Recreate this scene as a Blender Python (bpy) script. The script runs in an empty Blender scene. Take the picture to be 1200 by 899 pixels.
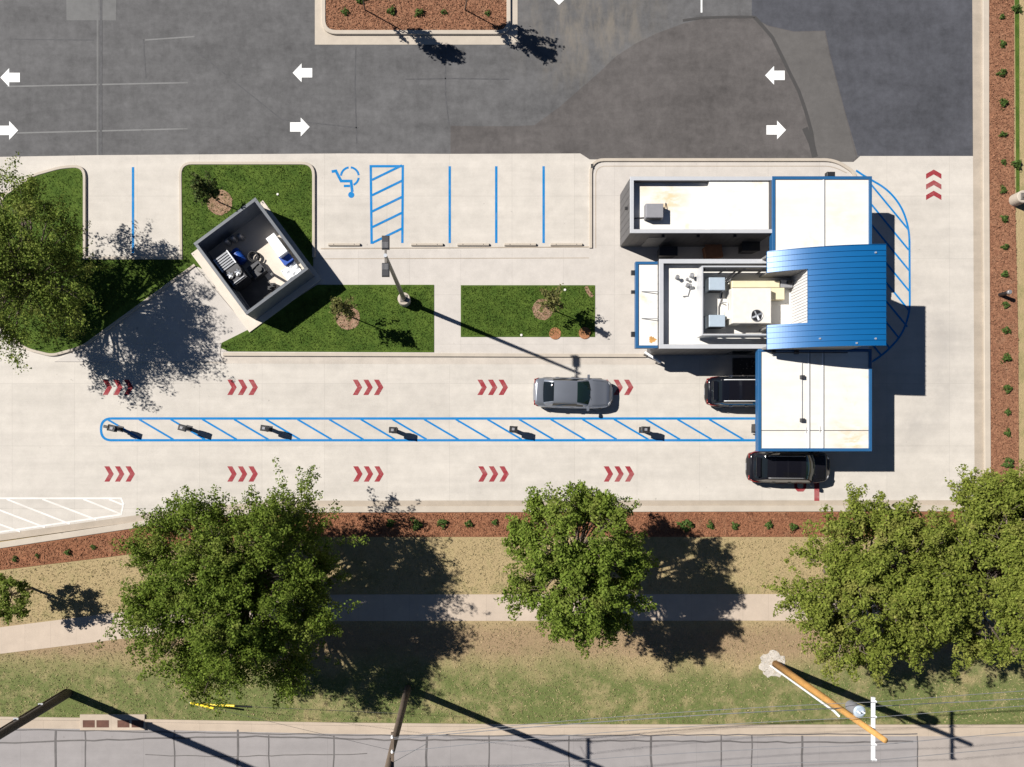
import bpy, math, random
import numpy as np
from mathutils import Vector, Matrix
from mathutils.geometry import tessellate_polygon

R = math.radians
CAMX, CAMY, CAMH, FPX = -2.55, -3.875, 47.0, 940.0
scene = bpy.context.scene
COL = scene.collection
rng = random.Random(7)
nrng = np.random.default_rng(11)


def P(px, py, h=0.0):
    """A point of the place at height h above the pavement, read off the survey picture."""
    s = (CAMH - h) / FPX
    return (CAMX + (px - 549) * s, CAMY - (py - 527) * s, h)


def S(px):
    return px / 20.0


# ------------------------------------------------------------------ materials
class NT:
    def __init__(self, name):
        self.m = bpy.data.materials.new(name)
        self.m.use_nodes = True
        self.t = self.m.node_tree
        self.b = self.t.nodes['Principled BSDF']
        self._tc = None

    def new(self, typ):
        return self.t.nodes.new(typ)

    def put(self, sock, v):
        if hasattr(v, 'is_output'):
            self.t.links.new(v, sock)
        else:
            sock.default_value = v

    def co(self):
        if self._tc is None:
            self._tc = self.new('ShaderNodeTexCoord')
        return self._tc.outputs['Object']

    def m_(self, op, a, b=0.0, c=0.0, clamp=False):
        n = self.new('ShaderNodeMath')
        n.operation = op
        n.use_clamp = clamp
        self.put(n.inputs[0], a); self.put(n.inputs[1], b); self.put(n.inputs[2], c)
        return n.outputs[0]

    def noise(self, scale, detail=3.0, rough=0.55, stretch=None, rot=0, dist=0.0, off=None):
        v = self.co()
        if stretch or rot or off:
            mp = self.new('ShaderNodeMapping')
            self.put(mp.inputs['Vector'], v)
            if stretch: mp.inputs['Scale'].default_value = stretch
            if off: mp.inputs['Location'].default_value = off
            mp.inputs['Rotation'].default_value = (0, 0, rot)
            v = mp.outputs[0]
        n = self.new('ShaderNodeTexNoise')
        self.put(n.inputs['Vector'], v)
        n.inputs['Scale'].default_value = scale
        n.inputs['Detail'].default_value = detail
        n.inputs['Roughness'].default_value = rough
        n.inputs['Distortion'].default_value = dist
        return n.outputs['Fac']

    def ramp(self, f, lo, hi):
        n = self.new('ShaderNodeMapRange')
        n.interpolation_type = 'SMOOTHSTEP'
        self.put(n.inputs[0], f)
        n.inputs[1].default_value = lo
        n.inputs[2].default_value = hi
        return n.outputs[0]

    def mix(self, f, a, b):
        n = self.new('ShaderNodeMix')
        n.data_type = 'RGBA'
        self.put(n.inputs[0], f)
        self.put(n.inputs[6], a if hasattr(a, 'is_output') else (*a, 1))
        self.put(n.inputs[7], b if hasattr(b, 'is_output') else (*b, 1))
        return n.outputs[2]

    def scale(self, col, f):
        n = self.new('ShaderNodeVectorMath')
        n.operation = 'SCALE'
        self.put(n.inputs[0], col if hasattr(col, 'is_output') else col)
        self.put(n.inputs['Scale'], f)
        return n.outputs[0]

    def xy(self):
        n = self.new('ShaderNodeSeparateXYZ')
        self.put(n.inputs[0], self.co())
        return n.outputs[0], n.outputs[1], n.outputs[2]

    def var(self, pairs):
        """1 + sum amp * 2 * (noise - .5)"""
        acc = 1.0
        for n, amp in pairs:
            d = self.m_('MULTIPLY', self.m_('SUBTRACT', n, 0.5), 2 * amp)
            acc = self.m_('ADD', acc, d)
        return acc

    def bump(self, h, strength=0.3, dist=0.02):
        n = self.new('ShaderNodeBump')
        n.inputs['Strength'].default_value = strength
        n.inputs['Distance'].default_value = dist
        self.put(n.inputs['Height'], h)
        self.t.links.new(n.outputs[0], self.b.inputs['Normal'])

    def done(self, col, rough=0.7, metal=0.0, coat=0.0, spec=0.5):
        if hasattr(col, 'is_output'):
            self.t.links.new(col, self.b.inputs['Base Color'])
        else:
            self.b.inputs['Base Color'].default_value = (*col, 1)
        self.put(self.b.inputs['Roughness'], rough)
        self.b.inputs['Metallic'].default_value = metal
        self.b.inputs['Coat Weight'].default_value = coat
        self.b.inputs['Coat Roughness'].default_value = 0.04
        self.b.inputs['Specular IOR Level'].default_value = spec
        return self.m


def plain(name, col, rough=0.6, metal=0.0, var=0.08, scale=4.0, fine=0.05, fscale=45.0, bump=0.0, coat=0.0, spec=0.5):
    n = NT(name)
    a, b = n.noise(scale), n.noise(fscale, 2)
    c = n.scale(col, n.var([(a, var * 1.6), (b, fine * 1.6)]))
    if bump:
        n.bump(b, bump)
    return n.done(c, rough, metal, coat, spec)


def concrete(name, col, joints=True, amp=1.0, streak=True, sx=3.66, sy=3.66, ox=0.0, oy=0.0, rough=0.85):
    n = NT(name)
    big, mid, fine = n.noise(0.16, 4), n.noise(1.3, 5, 0.65), n.noise(22, 3, 0.7)
    prs = [(big, .10 * amp), (mid, .17 * amp), (fine, .13 * amp)]
    if streak:
        prs.append((n.noise(0.55, 4, .6, (0.16, 2.2, 1)), .17 * amp))
    f = n.var(prs)
    if joints:
        x, y, z = n.xy()
        jx = n.m_('PINGPONG', n.m_('ADD', x, 200 * sx + ox), sx / 2)
        jy = n.m_('PINGPONG', n.m_('ADD', y, 200 * sy + oy), sy / 2)
        j = n.m_('LESS_THAN', n.m_('MINIMUM', jx, jy), 0.014)
        f = n.m_('MULTIPLY', f, n.m_('SUBTRACT', 1.0, n.m_('MULTIPLY', j, 0.13)))
        # individual pours differ a little
        cell = n.new('ShaderNodeTexWhiteNoise')
        cell.noise_dimensions = '2D'
        cmb = n.new('ShaderNodeCombineXYZ')
        n.put(cmb.inputs[0], n.m_('FLOOR', n.m_('DIVIDE', n.m_('ADD', x, 200 * sx + ox), sx)))
        n.put(cmb.inputs[1], n.m_('FLOOR', n.m_('DIVIDE', n.m_('ADD', y, 200 * sy + oy), sy)))
        n.put(cell.inputs['Vector'], cmb.outputs[0])
        f = n.m_('MULTIPLY', f, n.m_('ADD', 0.975, n.m_('MULTIPLY', cell.outputs['Value'], 0.05)))
    # drips and leaf stains
    st = n.ramp(n.noise(0.9, 5, .7, off=(31, 7, 0)), .70, .80)
    c = n.mix(n.m_('MULTIPLY', st, 0.28), n.scale(col, f), (col[0] * .72, col[1] * .62, col[2] * .5))
    oil = n.ramp(n.noise(2.6, 2, .5, off=(11, 17, 0)), .735, .80)
    c = n.mix(n.m_('MULTIPLY', oil, .35), c, (.12, .105, .09))
    n.bump(fine, .12, .01)
    return n.done(c, rough)


M = {}
CONC = (.450, .418, .376)
def lane_concrete():
    m = concrete('lane concrete', CONC)
    # worn tyre polish where cars swing round the corner of the building
    t = m.node_tree
    n = NT.__new__(NT); n.m = m; n.t = t; n.b = t.nodes['Principled BSDF']; n._tc = None
    src = n.b.inputs['Base Color'].links[0].from_socket
    x, y, z = n.xy()
    cx, cy, rad = P(1010, 420)[0], P(1010, 420)[1], 4.9
    dx, dy = n.m_('SUBTRACT', x, cx), n.m_('SUBTRACT', y, cy)
    d = n.m_('SQRT', n.m_('ADD', n.m_('MULTIPLY', dx, dx), n.m_('MULTIPLY', dy, dy)))
    band = n.m_('SUBTRACT', 1.0, n.m_('DIVIDE', n.m_('ABSOLUTE', n.m_('SUBTRACT', d, rad)), 1.6), clamp=True)
    band = n.m_('MULTIPLY', band, n.ramp(dx, 0.0, 3.0))
    band = n.m_('MULTIPLY', band, n.ramp(n.noise(.5, 4, .6), .3, .65))
    c = n.mix(n.m_('MULTIPLY', band, .42), src, (.25, .235, .225))
    # lengthways tyre darkening in the two lanes
    lanes = None
    for py in (445, 463, 543, 560):
        b = n.m_('SUBTRACT', 1.0, n.m_('DIVIDE', n.m_('ABSOLUTE', n.m_('SUBTRACT', y, P(0, py)[1])), .45), clamp=True)
        lanes = b if lanes is None else n.m_('ADD', lanes, b)
    inx = n.m_('LESS_THAN', x, P(1000, 0)[0])
    lanes = n.m_('MULTIPLY', n.m_('MULTIPLY', lanes, inx), n.ramp(n.noise(.7, 4, .6, (.2, 1.5, 1)), .35, .7))
    c = n.mix(n.m_('MULTIPLY', lanes, .10), c, (.27, .25, .23))
    t.links.new(c, n.b.inputs['Base Color'])
    return m


M['conc'] = lane_concrete()
M['walk'] = concrete('sidewalk concrete', (.42, .345, .275), sx=1.5, sy=50, oy=25, streak=False)
M['pad'] = concrete('building pad concrete', (.44, .408, .375), sx=3.0, sy=2.9, oy=.6, streak=False)
M['kerb'] = concrete('kerb concrete', (.405, .355, .295), joints=False, streak=False)
M['gutter'] = concrete('stained gutter concrete', (.335, .285, .23), joints=False, amp=1.3)
M['lane_gutter'] = concrete('lane gutter concrete', (.415, .372, .325), joints=False, amp=1.3)
M['roadkerb'] = concrete('road kerb concrete', (.39, .32, .25), sx=3.05, sy=90, oy=45, streak=True)


def asphalt(name, col, amp=1.0, blot=0.0, blotcol=(.15, .13, .11), centre=None, rad=4):
    n = NT(name)
    big, mid, fine = n.noise(.22, 4, .6), n.noise(1.1, 5, .65), n.noise(30, 3, .75)
    sw = n.noise(.5, 5, .65, (.35, 1.6, 1), rot=.5)
    sw2 = n.noise(1.6, 4, .7, (1.2, .25, 1))
    blo = n.noise(2.4, 5, .75, off=(4, 8, 0))
    c = n.scale(col, n.var([(blo, .24 * amp), (big, .22 * amp), (mid, .20 * amp), (fine, .22 * amp), (sw, .20 * amp), (sw2, .10 * amp)]))
    if blot:
        x, y, z = n.xy()
        dx, dy = n.m_('SUBTRACT', x, centre[0]), n.m_('SUBTRACT', y, centre[1])
        d = n.m_('SQRT', n.m_('ADD', n.m_('MULTIPLY', dx, dx), n.m_('MULTIPLY', dy, dy)))
        f = n.m_('MULTIPLY', n.ramp(n.m_('SUBTRACT', 1.0, n.m_('DIVIDE', d, rad)), 0, .8), n.ramp(n.noise(.6, 5, .7, (1.6, .5, 1), rot=.9), .38, .7))
        c = n.mix(n.m_('MULTIPLY', f, blot), c, blotcol)
    n.bump(fine, .25, .01)
    return n.done(c, .88, spec=.3)


M['asphalt'] = asphalt('old grey asphalt', (.092, .091, .093), 1.7, .75, (.17, .15, .125), P(690, 20), 6)
M['asphalt_brown'] = asphalt('brownish patch asphalt', (.084, .077, .075), 1.6)
M['asphalt_strip'] = asphalt('strip asphalt', (.094, .089, .086), .9)
M['asphalt_blue'] = asphalt('bluish newer asphalt', (.058, .060, .070), 1.7)
M['asphalt_light'] = asphalt('pale square patch', (.13, .13, .13), .9)
M['tar'] = plain('tar seal', (.045, .043, .042), .7)
M['tarline'] = plain('weathered tar line', (.10, .092, .09), .8, var=.3, scale=1.5)
M['seam'] = plain('asphalt seam', (.062, .062, .066), .8, var=.3)
M['roadc'] = concrete('street concrete', (.245, .228, .225), sx=3.6, sy=80, oy=40, amp=.9)
M['roadc2'] = concrete('street warm concrete', (.30, .265, .24), joints=False)


def paint(name, col, wear, wearcol):
    n = NT(name)
    w = n.m_('ADD', n.m_('MULTIPLY', n.ramp(n.noise(5, 5, .75), .54, .72), .7), n.m_('MULTIPLY', n.ramp(n.noise(.8, 4, .6, (.3, 2, 1)), .45, .7), .4), clamp=True)
    w2 = n.noise(1.0, 3)
    c = n.scale(col, n.var([(w2, .12), (n.noise(40, 2), .08)]))
    c = n.mix(n.m_('MULTIPLY', w, wear), c, wearcol)
    return n.done(c, .7, spec=.15)


M['blue_paint'] = paint('blue road paint', (.002, .158, .41), .14, CONC)
M['red_paint'] = paint('red road paint', (.24, .030, .038), .7, (.36, .25, .23))
M['white_paint'] = paint('white road paint', (.72, .72, .71), .45, (.3, .3, .3))
M['white_stripe'] = paint('white stripe paint', (.64, .61, .58), .8, CONC)
M['faded_paint'] = paint('faded white paint', (.165, .165, .165), .95, (.09, .09, .09))


def lawn(name, dry, green_y=None, c_green=(.150, .152, .056), c_dry=(.34, .262, .142), c_brown=(.265, .185, .112)):
    n = NT(name)
    fine = n.noise(16, 4, .75)
    blade = n.noise(9, 4, .7, (2.2, .8, 1), rot=.1)
    mid = n.noise(1.2, 5, .7)
    big = n.noise(.28, 5, .65)
    x, y, z = n.xy()
    if dry:
        yb = P(0, 768)[1]
        ramp_y = n.ramp(n.m_('ADD', n.m_('SUBTRACT', yb, y), n.m_('MULTIPLY', n.m_('SUBTRACT', big, .5), 6.5)), -.8, 1.6)   # below: greener
        patch = n.ramp(n.m_('ADD', n.m_('MULTIPLY', mid, .6), n.m_('MULTIPLY', big, .5)), .52, .72)
        top = n.mix(n.m_('MULTIPLY', patch, .6), c_dry, c_green)
        # bare brownish band just under the sidewalk
        band = n.m_('SUBTRACT', 1.0, n.m_('DIVIDE', n.m_('ABSOLUTE', n.m_('SUBTRACT', y, P(0, 752)[1])), 1.7), clamp=True)
        top = n.mix(n.m_('MULTIPLY', n.ramp(n.m_('ADD', band, n.m_('MULTIPLY', n.m_('SUBTRACT', mid, .5), 1.3)), .1, .8), .85), top, c_brown)
        low = n.mix(n.ramp(n.m_('ADD', n.m_('MULTIPLY', mid, .55), n.m_('MULTIPLY', big, .55)), .50, .70), (.118, .142, .046), (.25, .21, .105))
        base = n.mix(ramp_y, top, low)
        amp = 1.0
    else:
        lush = n.mix(n.ramp(mid, .3, .7), (.042, .080, .011), (.078, .120, .019))
        tan = n.ramp(n.noise(.9, 5, .75, off=(3, 9, 0)), .66, .8)
        base = n.mix(n.m_('MULTIPLY', tan, .6), lush, (.15, .145, .05))
        amp = 1.0
    c = n.scale(base, n.var([(fine, .46 * amp), (blade, .32 * amp), (mid, .16), (big, .12)]))
    n.bump(fine, .8, .05)
    return n.done(c, .9, spec=.15)


M['lawn_dry'] = lawn('dry verge lawn', True)
M['lawn_green'] = lawn('lush green lawn', False)


def mulch(name, c1, c2, c3):
    n = NT(name)
    v = n.new('ShaderNodeTexVoronoi')
    mp = n.new('ShaderNodeMapping')
    n.put(mp.inputs['Vector'], n.co())
    mp.inputs['Scale'].default_value = (1.0, .62, 1)
    n.put(v.inputs['Vector'], mp.outputs[0])
    v.inputs['Scale'].default_value = 11
    hs = n.new('ShaderNodeSeparateColor')
    n.put(hs.inputs[0], v.outputs['Color'])
    c = n.mix(hs.outputs[0], c1, c2)
    c = n.mix(n.ramp(n.noise(1.4, 5, .7), .5, .75), c, c3)
    c = n.scale(c, n.var([(n.noise(20, 4, .7), .55), (n.noise(2.5, 3), .15)]))
    n.bump(n.noise(20, 4, .7), .9, .05)
    return n.done(c, .95, spec=.1)


M['mulch'] = mulch('brown bark mulch', (.29, .145, .085), (.19, .088, .052), (.27, .15, .092))
M['mulch_red'] = mulch('red bark mulch', (.275, .125, .068), (.18, .078, .043), (.25, .135, .078))
M['chip'] = plain('bark chips', (.24, .115, .066), .95, var=.4, scale=8)
M['ring'] = mulch('pale bark ring', (.33, .22, .15), (.22, .13, .085), (.16, .12, .06))
M['terracotta'] = mulch('terracotta bark disc', (.36, .17, .085), (.28, .13, .065), (.3, .14, .08))
M['sand'] = plain('pale spoil sand', (.42, .385, .34), .95, var=.25, scale=3, fine=.3, fscale=18, bump=.5)

# buildings
def roof_mat(name, col, stain=.5):
    n = NT(name)
    s = n.ramp(n.noise(.42, 5, .72, off=(5, 3, 2)), .56, .72)
    geo = n.new('ShaderNodeNewGeometry')
    for px, py, r, k in ((783, 232, 1.5, 1), (752, 214, .9, .8), (1000, 518, 1.4, 1.0), (984, 504, .9, .6), (918, 500, .9, .25), (985, 252, 1.5, .28)):
        q = P(px, py, 3.0)
        dn = n.new('ShaderNodeVectorMath'); dn.operation = 'DISTANCE'
        n.put(dn.inputs[0], geo.outputs['Position']); dn.inputs[1].default_value = (q[0], q[1], 3.0)
        fall = n.m_('MULTIPLY', n.m_('SUBTRACT', 1.0, n.m_('DIVIDE', dn.outputs['Value'], r), clamp=True), 1.9 * k)
        s = n.m_('MAXIMUM', s, n.m_('MULTIPLY', fall, n.ramp(n.noise(1.6, 4, .7, (.6, 1.4, 1), off=(px * .1, 0, 0)), .36, .66)))
    c = n.mix(n.m_('MULTIPLY', s, stain, clamp=True), n.scale(col, n.var([(n.noise(1.0, 4), .12), (n.noise(18, 2), .05), (n.noise(1.5, 4, .6, (.2, 2, 1)), .10)])), (.58, .46, .30))
    return n.done(c, .65)


M['roof_white'] = roof_mat('white membrane roof', (.64, .625, .59), .8)
M['canopy_white'] = roof_mat('white canopy roof', (.625, .61, .57), .7)
M['wall_dark'] = plain('charcoal cladding', (.085, .083, .086), .55, var=.12)
M['wall_grey'] = plain('grey cladding', (.20, .195, .19), .6)
M['cap'] = plain('pale metal coping', (.55, .56, .58), .4, .3, var=.04)
M['fascia'] = plain('blue fascia metal', (.018, .090, .215), .4, .0, var=.06)
M['seamline'] = plain('dark joint', (.10, .095, .09), .7)
M['blue_roof'] = None
n = NT('blue standing seam metal')
f = n.var([(n.noise(.6, 4, .6), .10), (n.noise(30, 2), .02), (n.noise(1.2, 3, .6, (.3, 3, 1)), .05)])
M['blue_roof'] = n.done(n.scale((.002, .090, .255), f), .38, .1, spec=.5)
M['rib_white'] = plain('white ribbed wall panel', (.62, .61, .60), .55)
M['unit_grey'] = plain('grey unit casing', (.23, .23, .245), .5, .1)
M['unit_blue'] = plain('pale blue grey casing', (.33, .395, .46), .5)
M['unit_white'] = plain('off white unit casing', (.62, .60, .55), .5)
M['cream'] = plain('cream duct board', (.60, .53, .36), .7, var=.12, scale=2)
M['black'] = plain('black plastic', (.018, .018, .02), .45)
M['rubber'] = plain('black rubber', (.02, .02, .021), .8)
M['dark_metal'] = plain('dark metal', (.05, .05, .055), .45, .4)
M['mid_metal'] = plain('grey metal', (.30, .30, .31), .45, .5)
M['galv'] = plain('galvanised metal', (.55, .57, .60), .4, .6)
M['white_metal'] = plain('white painted metal', (.72, .73, .74), .45)
M['brown_card'] = plain('brown cardboard', (.22, .10, .05), .85, var=.25)
M['rust'] = plain('rust stain', (.45, .24, .07), .8, var=.3)
M['enc_wall'] = plain('slate enclosure wall', (.125, .142, .172), .6, var=.15)
M['enc_cap'] = plain('slate coping', (.095, .105, .12), .5, .1)
M['enc_floor'] = concrete('enclosure slab', (.54, .48, .41), joints=False, streak=False)
M['floor_dark'] = plain('dark grey floor patch', (.075, .070, .066), .8, var=.3, scale=2)  # darker grey tone for the lower part of the enclosure floor
M['blue_plastic'] = plain('blue plastic', (.008, .06, .32), .4)
M['white_plastic'] = plain('white plastic', (.82, .83, .84), .5, var=.03)
M['wood_old'] = plain('weathered pole timber', (.115, .085, .062), .85, var=.25, scale=2, fine=.2, fscale=20)
M['wood_dark'] = plain('dark creosoted timber', (.062, .050, .042), .85, var=.25, scale=2, fine=.2, fscale=20)
M['wood_new'] = plain('fresh orange timber', (.46, .245, .070), .75, var=.25, scale=1.2, fine=.15, fscale=12)
M['wire'] = plain('aluminium wire', (.32, .32, .33), .5, .6)
M['yellow'] = plain('yellow plastic guard', (.72, .52, .02), .5)
M['pole_grey'] = plain('bronze grey pole paint', (.16, .145, .13), .45, .3)
M['grate'] = plain('rusty dark opening', (.10, .045, .03), .9, var=.3)
M['screen'] = plain('pale screen face', (.50, .50, .50), .25)
# cars
def carpaint(name, col, metal, rough):
    n = NT(name)
    c = n.scale(col, n.var([(n.noise(2.0, 3), .05)]))
    return n.done(c, rough, metal, .3 if metal else .0, .35)


M['silver'] = carpaint('silver car paint', (.31, .33, .37), .7, .28)
M['blackpaint'] = carpaint('black car paint', (.005, .006, .010), 0, .16)
M['brownpaint'] = carpaint('dark bronze car paint', (.008, .008, .011), 0, .16)
M['glass'] = NT('tinted car glass').done((.008, .011, .014), .04, 0, 0, .3)
M['green_glass'] = NT('green tinted windscreen').done((.010, .022, .020), .04, 0, 0, .6)
M['sunroof'] = NT('sunroof glass').done((.006, .006, .009), .10, 0, 0, .25)
M['red_lens'] = plain('red lamp lens', (.22, .012, .010), .2, spec=.7)
M['clear_lens'] = plain('clear lamp lens', (.70, .70, .72), .12, spec=.8)
M['chrome'] = plain('bright trim', (.75, .75, .76), .18, 1.0, var=.02)
M['tyre'] = plain('tyre rubber', (.02, .02, .02), .85)
M['rim'] = plain('alloy rim', (.45, .45, .46), .3, .9)
M['plate'] = plain('number plate', (.75, .75, .72), .5)
M['bark'] = plain('grey brown bark', (.13, .10, .078), .9, var=.2, scale=6, fine=.2)


def leafmat(name, c1, c2, c3, trans=.30):
    n = NT(name)
    g = n.new('ShaderNodeNewGeometry')
    rnd = g.outputs['Random Per Island']
    c = n.mix(rnd, c1, c2)
    c = n.mix(n.ramp(n.noise(.55, 3, .6), .52, .72), c, c3)
    c = n.scale(c, n.m_('ADD', .80, n.m_('MULTIPLY', n.m_('FRACT', n.m_('MULTIPLY', rnd, 17.3)), .62)))
    m = n.done(c, .7, spec=.12)
    tr = n.new('ShaderNodeBsdfTranslucent')
    n.put(tr.inputs[0], n.scale(c, 1.15))
    mx = n.new('ShaderNodeMixShader')
    mx.inputs[0].default_value = trans
    n.t.links.new(n.b.outputs[0], mx.inputs[1])
    n.t.links.new(tr.outputs[0], mx.inputs[2])
    n.t.links.new(mx.outputs[0], n.t.nodes['Material Output'].inputs[0])
    return m


M['leaf_oak'] = leafmat('dense dark green leaves', (.068, .110, .012), (.138, .182, .028), (.150, .172, .036))
M['leaf_maple'] = leafmat('fresh green leaves', (.082, .128, .014), (.160, .208, .036), (.155, .178, .038))
M['leaf_yellow'] = leafmat('yellow green leaves', (.100, .132, .018), (.185, .208, .040), (.20, .20, .05))
M['leaf_left'] = leafmat('olive green leaves', (.085, .130, .018), (.170, .205, .040), (.165, .18, .042))
M['leaf_shrub'] = leafmat('shrub leaves', (.045, .085, .018), (.085, .13, .032), (.08, .10, .03))
M['leaf_sap'] = leafmat('sparse sapling leaves', (.10, .115, .030), (.16, .15, .055), (.15, .12, .05))
M['leaf_sapdark'] = leafmat('dark sapling leaves', (.035, .065, .016), (.085, .095, .03), (.11, .10, .035))


# ------------------------------------------------------------------ mesh building
class MB:
    def __init__(self):
        self.v, self.f = [], []

    def add(self, vs, fs):
        o = len(self.v)
        self.v += [tuple(p) for p in vs]
        self.f += [tuple(i + o for i in q) for q in fs]
        return self

    def box(self, x0, y0, z0, x1, y1, z1, ch=0.0):
        if x0 > x1: x0, x1 = x1, x0
        if y0 > y1: y0, y1 = y1, y0
        if ch <= 0:
            vs = [(x0, y0, z0), (x1, y0, z0), (x1, y1, z0), (x0, y1, z0), (x0, y0, z1), (x1, y0, z1), (x1, y1, z1), (x0, y1, z1)]
            return self.add(vs, [(0, 3, 2, 1), (4, 5, 6, 7), (0, 1, 5, 4), (1, 2, 6, 5), (2, 3, 7, 6), (3, 0, 4, 7)])
        poly = [(x0, y0), (x1, y0), (x1, y1), (x0, y1)]
        ins = [(x0 + ch, y0 + ch), (x1 - ch, y0 + ch), (x1 - ch, y1 - ch), (x0 + ch, y1 - ch)]
        rings = [[(x, y, z0) for x, y in poly], [(x, y, z1 - ch) for x, y in poly], [(x, y, z1) for x, y in ins]]
        return self.rings(rings, True, True)

    def obox(self, c, u, v, w, hu, hv, hw):
        """Oriented box: centre, unit axes, half sizes."""
        c, u, v, w = Vector(c), Vector(u).normalized() * hu, Vector(v).normalized() * hv, Vector(w).normalized() * hw
        vs = [c + a * u + b * v + d * w for d in (-1, 1) for a, b in ((-1, -1), (1, -1), (1, 1), (-1, 1))]
        return self.add(vs, [(0, 3, 2, 1), (4, 5, 6, 7), (0, 1, 5, 4), (1, 2, 6, 5), (2, 3, 7, 6), (3, 0, 4, 7)])

    def rings(self, rings, cap0=True, cap1=True):
        n = len(rings[0]); o = len(self.v); fs = []
        for k in range(len(rings) - 1):
            for i in range(n):
                j = (i + 1) % n
                fs.append((k * n + i, k * n + j, (k + 1) * n + j, (k + 1) * n + i))
        if cap0: fs.append(tuple(reversed(range(n))))
        if cap1: fs.append(tuple(range((len(rings) - 1) * n, len(rings) * n)))
        return self.add([p for r in rings for p in r], fs)

    def tube(self, pts, rads, seg=8, cap=True):
        pts = [Vector(p) for p in pts]
        if not hasattr(rads, '__len__'): rads = [rads] * len(pts)
        rings = []
        ref = None
        for i, p in enumerate(pts):
            d = (pts[min(i + 1, len(pts) - 1)] - pts[max(i - 1, 0)]).normalized()
            if ref is None:
                ref = Vector((0, 0, 1)) if abs(d.z) < .9 else Vector((1, 0, 0))
            a = (ref - d * ref.dot(d)).normalized()
            b = d.cross(a)
            ref = a
            rings.append([p + (a * math.cos(2 * math.pi * k / seg) + b * math.sin(2 * math.pi * k / seg)) * rads[i] for k in range(seg)])
        return self.rings(rings, cap, cap)

    def cyl(self, c, r, z0, z1, seg=20, r1=None, ch=0.0):
        r1 = r if r1 is None else r1
        ring = lambda rr, z: [(c[0] + rr * math.cos(2 * math.pi * k / seg), c[1] + rr * math.sin(2 * math.pi * k / seg), z) for k in range(seg)]
        if ch > 0:
            return self.rings([ring(r, z0), ring(r1, z1 - ch), ring(r1 - ch, z1)])
        return self.rings([ring(r, z0), ring(r1, z1)])

    def poly(self, pts, z1, z0=None):
        pts = [(p[0], p[1]) for p in pts]
        a = sum(pts[i][0] * pts[(i + 1) % len(pts)][1] - pts[(i + 1) % len(pts)][0] * pts[i][1] for i in range(len(pts)))
        if a < 0: pts = pts[::-1]
        tris = tessellate_polygon([[Vector((x, y, 0)) for x, y in pts]])
        n = len(pts)
        fix = []
        for t in tris:
            (ax, ay), (bx, by), (cx, cy) = (pts[t[0]], pts[t[1]], pts[t[2]])
            fix.append(tuple(t) if (bx - ax) * (cy - ay) - (cx - ax) * (by - ay) > 0 else (t[0], t[2], t[1]))
        vs = [(x, y, z1) for x, y in pts]
        fs = list(fix)
        if z0 is not None:
            vs += [(x, y, z0) for x, y in pts]
            fs += [(i + n, (i + 1) % n + n, (i + 1) % n, i) for i in range(n)]
        return self.add(vs, fs)

    def ribbon(self, pts, w, z1, z0=None, closed=False, ch=0.02):
        """A band of width w along a line of (x, y); with z0 it is a kerb with softened top edges."""
        pts = [Vector((p[0], p[1])) for p in pts]
        n = len(pts); L, Rr, L2, R2 = [], [], [], []
        for i, p in enumerate(pts):
            a = pts[i - 1] if (i > 0 or closed) else None
            b = pts[(i + 1) % n] if (i < n - 1 or closed) else None
            d1 = (p - a).normalized() if a is not None else None
            d2 = (b - p).normalized() if b is not None else None
            d1 = d1 or d2; d2 = d2 or d1
            nn = Vector((-(d1.y + d2.y), d1.x + d2.x))
            if nn.length < 1e-6: nn = Vector((-d1.y, d1.x))
            nn.normalize()
            k = 1 / max(.4, nn.dot(Vector((-d1.y, d1.x))))
            L.append(p + nn * k * w / 2); Rr.append(p - nn * k * w / 2)
            L2.append(p + nn * k * (w / 2 - ch)); R2.append(p - nn * k * (w / 2 - ch))
        m = n if closed else n - 1
        if z0 is None:
            vs = [(p.x, p.y, z1) for p in L] + [(p.x, p.y, z1) for p in Rr]
            return self.add(vs, [(n + i, n + (i + 1) % n, (i + 1) % n, i) for i in range(m)])
        loops = [(L, z0), (L, z1 - ch), (L2, z1), (R2, z1), (Rr, z1 - ch), (Rr, z0)]
        vs = [(p.x, p.y, z) for lp, z in loops for p in lp]
        fs = []
        for k in range(5):
            for i in range(m):
                j = (i + 1) % n
                fs.append((k * n + i, (k + 1) * n + i, (k + 1) * n + j, k * n + j)[::-1])
        if not closed:
            fs.append(tuple(k * n for k in range(6)))
            fs.append(tuple(k * n + n - 1 for k in range(6))[::-1])
        return self.add(vs, fs)

    def build(self, name, mat, parent=None, org=None, smooth=False, local=False):
        if org is None:
            org = (0, 0, 0)
            q = parent
            while q is not None and not local:      # parts and sub-parts of unturned things are given in place
                org = tuple(org[i] + q.location[i] for i in range(3)); q = q.parent
        vs = [(x - org[0], y - org[1], z - org[2]) for x, y, z in self.v]
        me = bpy.data.meshes.new(name)
        me.from_pydata(vs, [], self.f)
        me.materials.append(M[mat])
        if smooth:
            me.polygons.foreach_set('use_smooth', [True] * len(me.polygons))
        me.update()
        o = bpy.data.objects.new(name, me)
        COL.objects.link(o)
        if parent is not None:
            o.parent = parent
        else:
            o.location = org
        return o


def tag(o, label=None, cat=None, group=None, kind=None):
    if label: o['label'] = label
    if cat: o['category'] = cat
    if group: o['group'] = group
    if kind: o['kind'] = kind
    return o


def thing(name, label, cat, loc=(0, 0, 0), group=None, rotz=0.0):
    o = bpy.data.objects.new(name, None)
    o.empty_display_size = .3
    COL.objects.link(o)
    o.location = loc
    o.rotation_euler = (0, 0, rotz)
    return tag(o, label, cat, group)


def copy_tree(o, parent=None):
    c = o.copy()
    COL.objects.link(c)
    if parent is not None: c.parent = parent
    for ch in list(o.children):
        copy_tree(ch, c)
    return c


def PX(pts, h=0.0):
    return [P(x, y, h)[:2] for x, y in pts]


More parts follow.
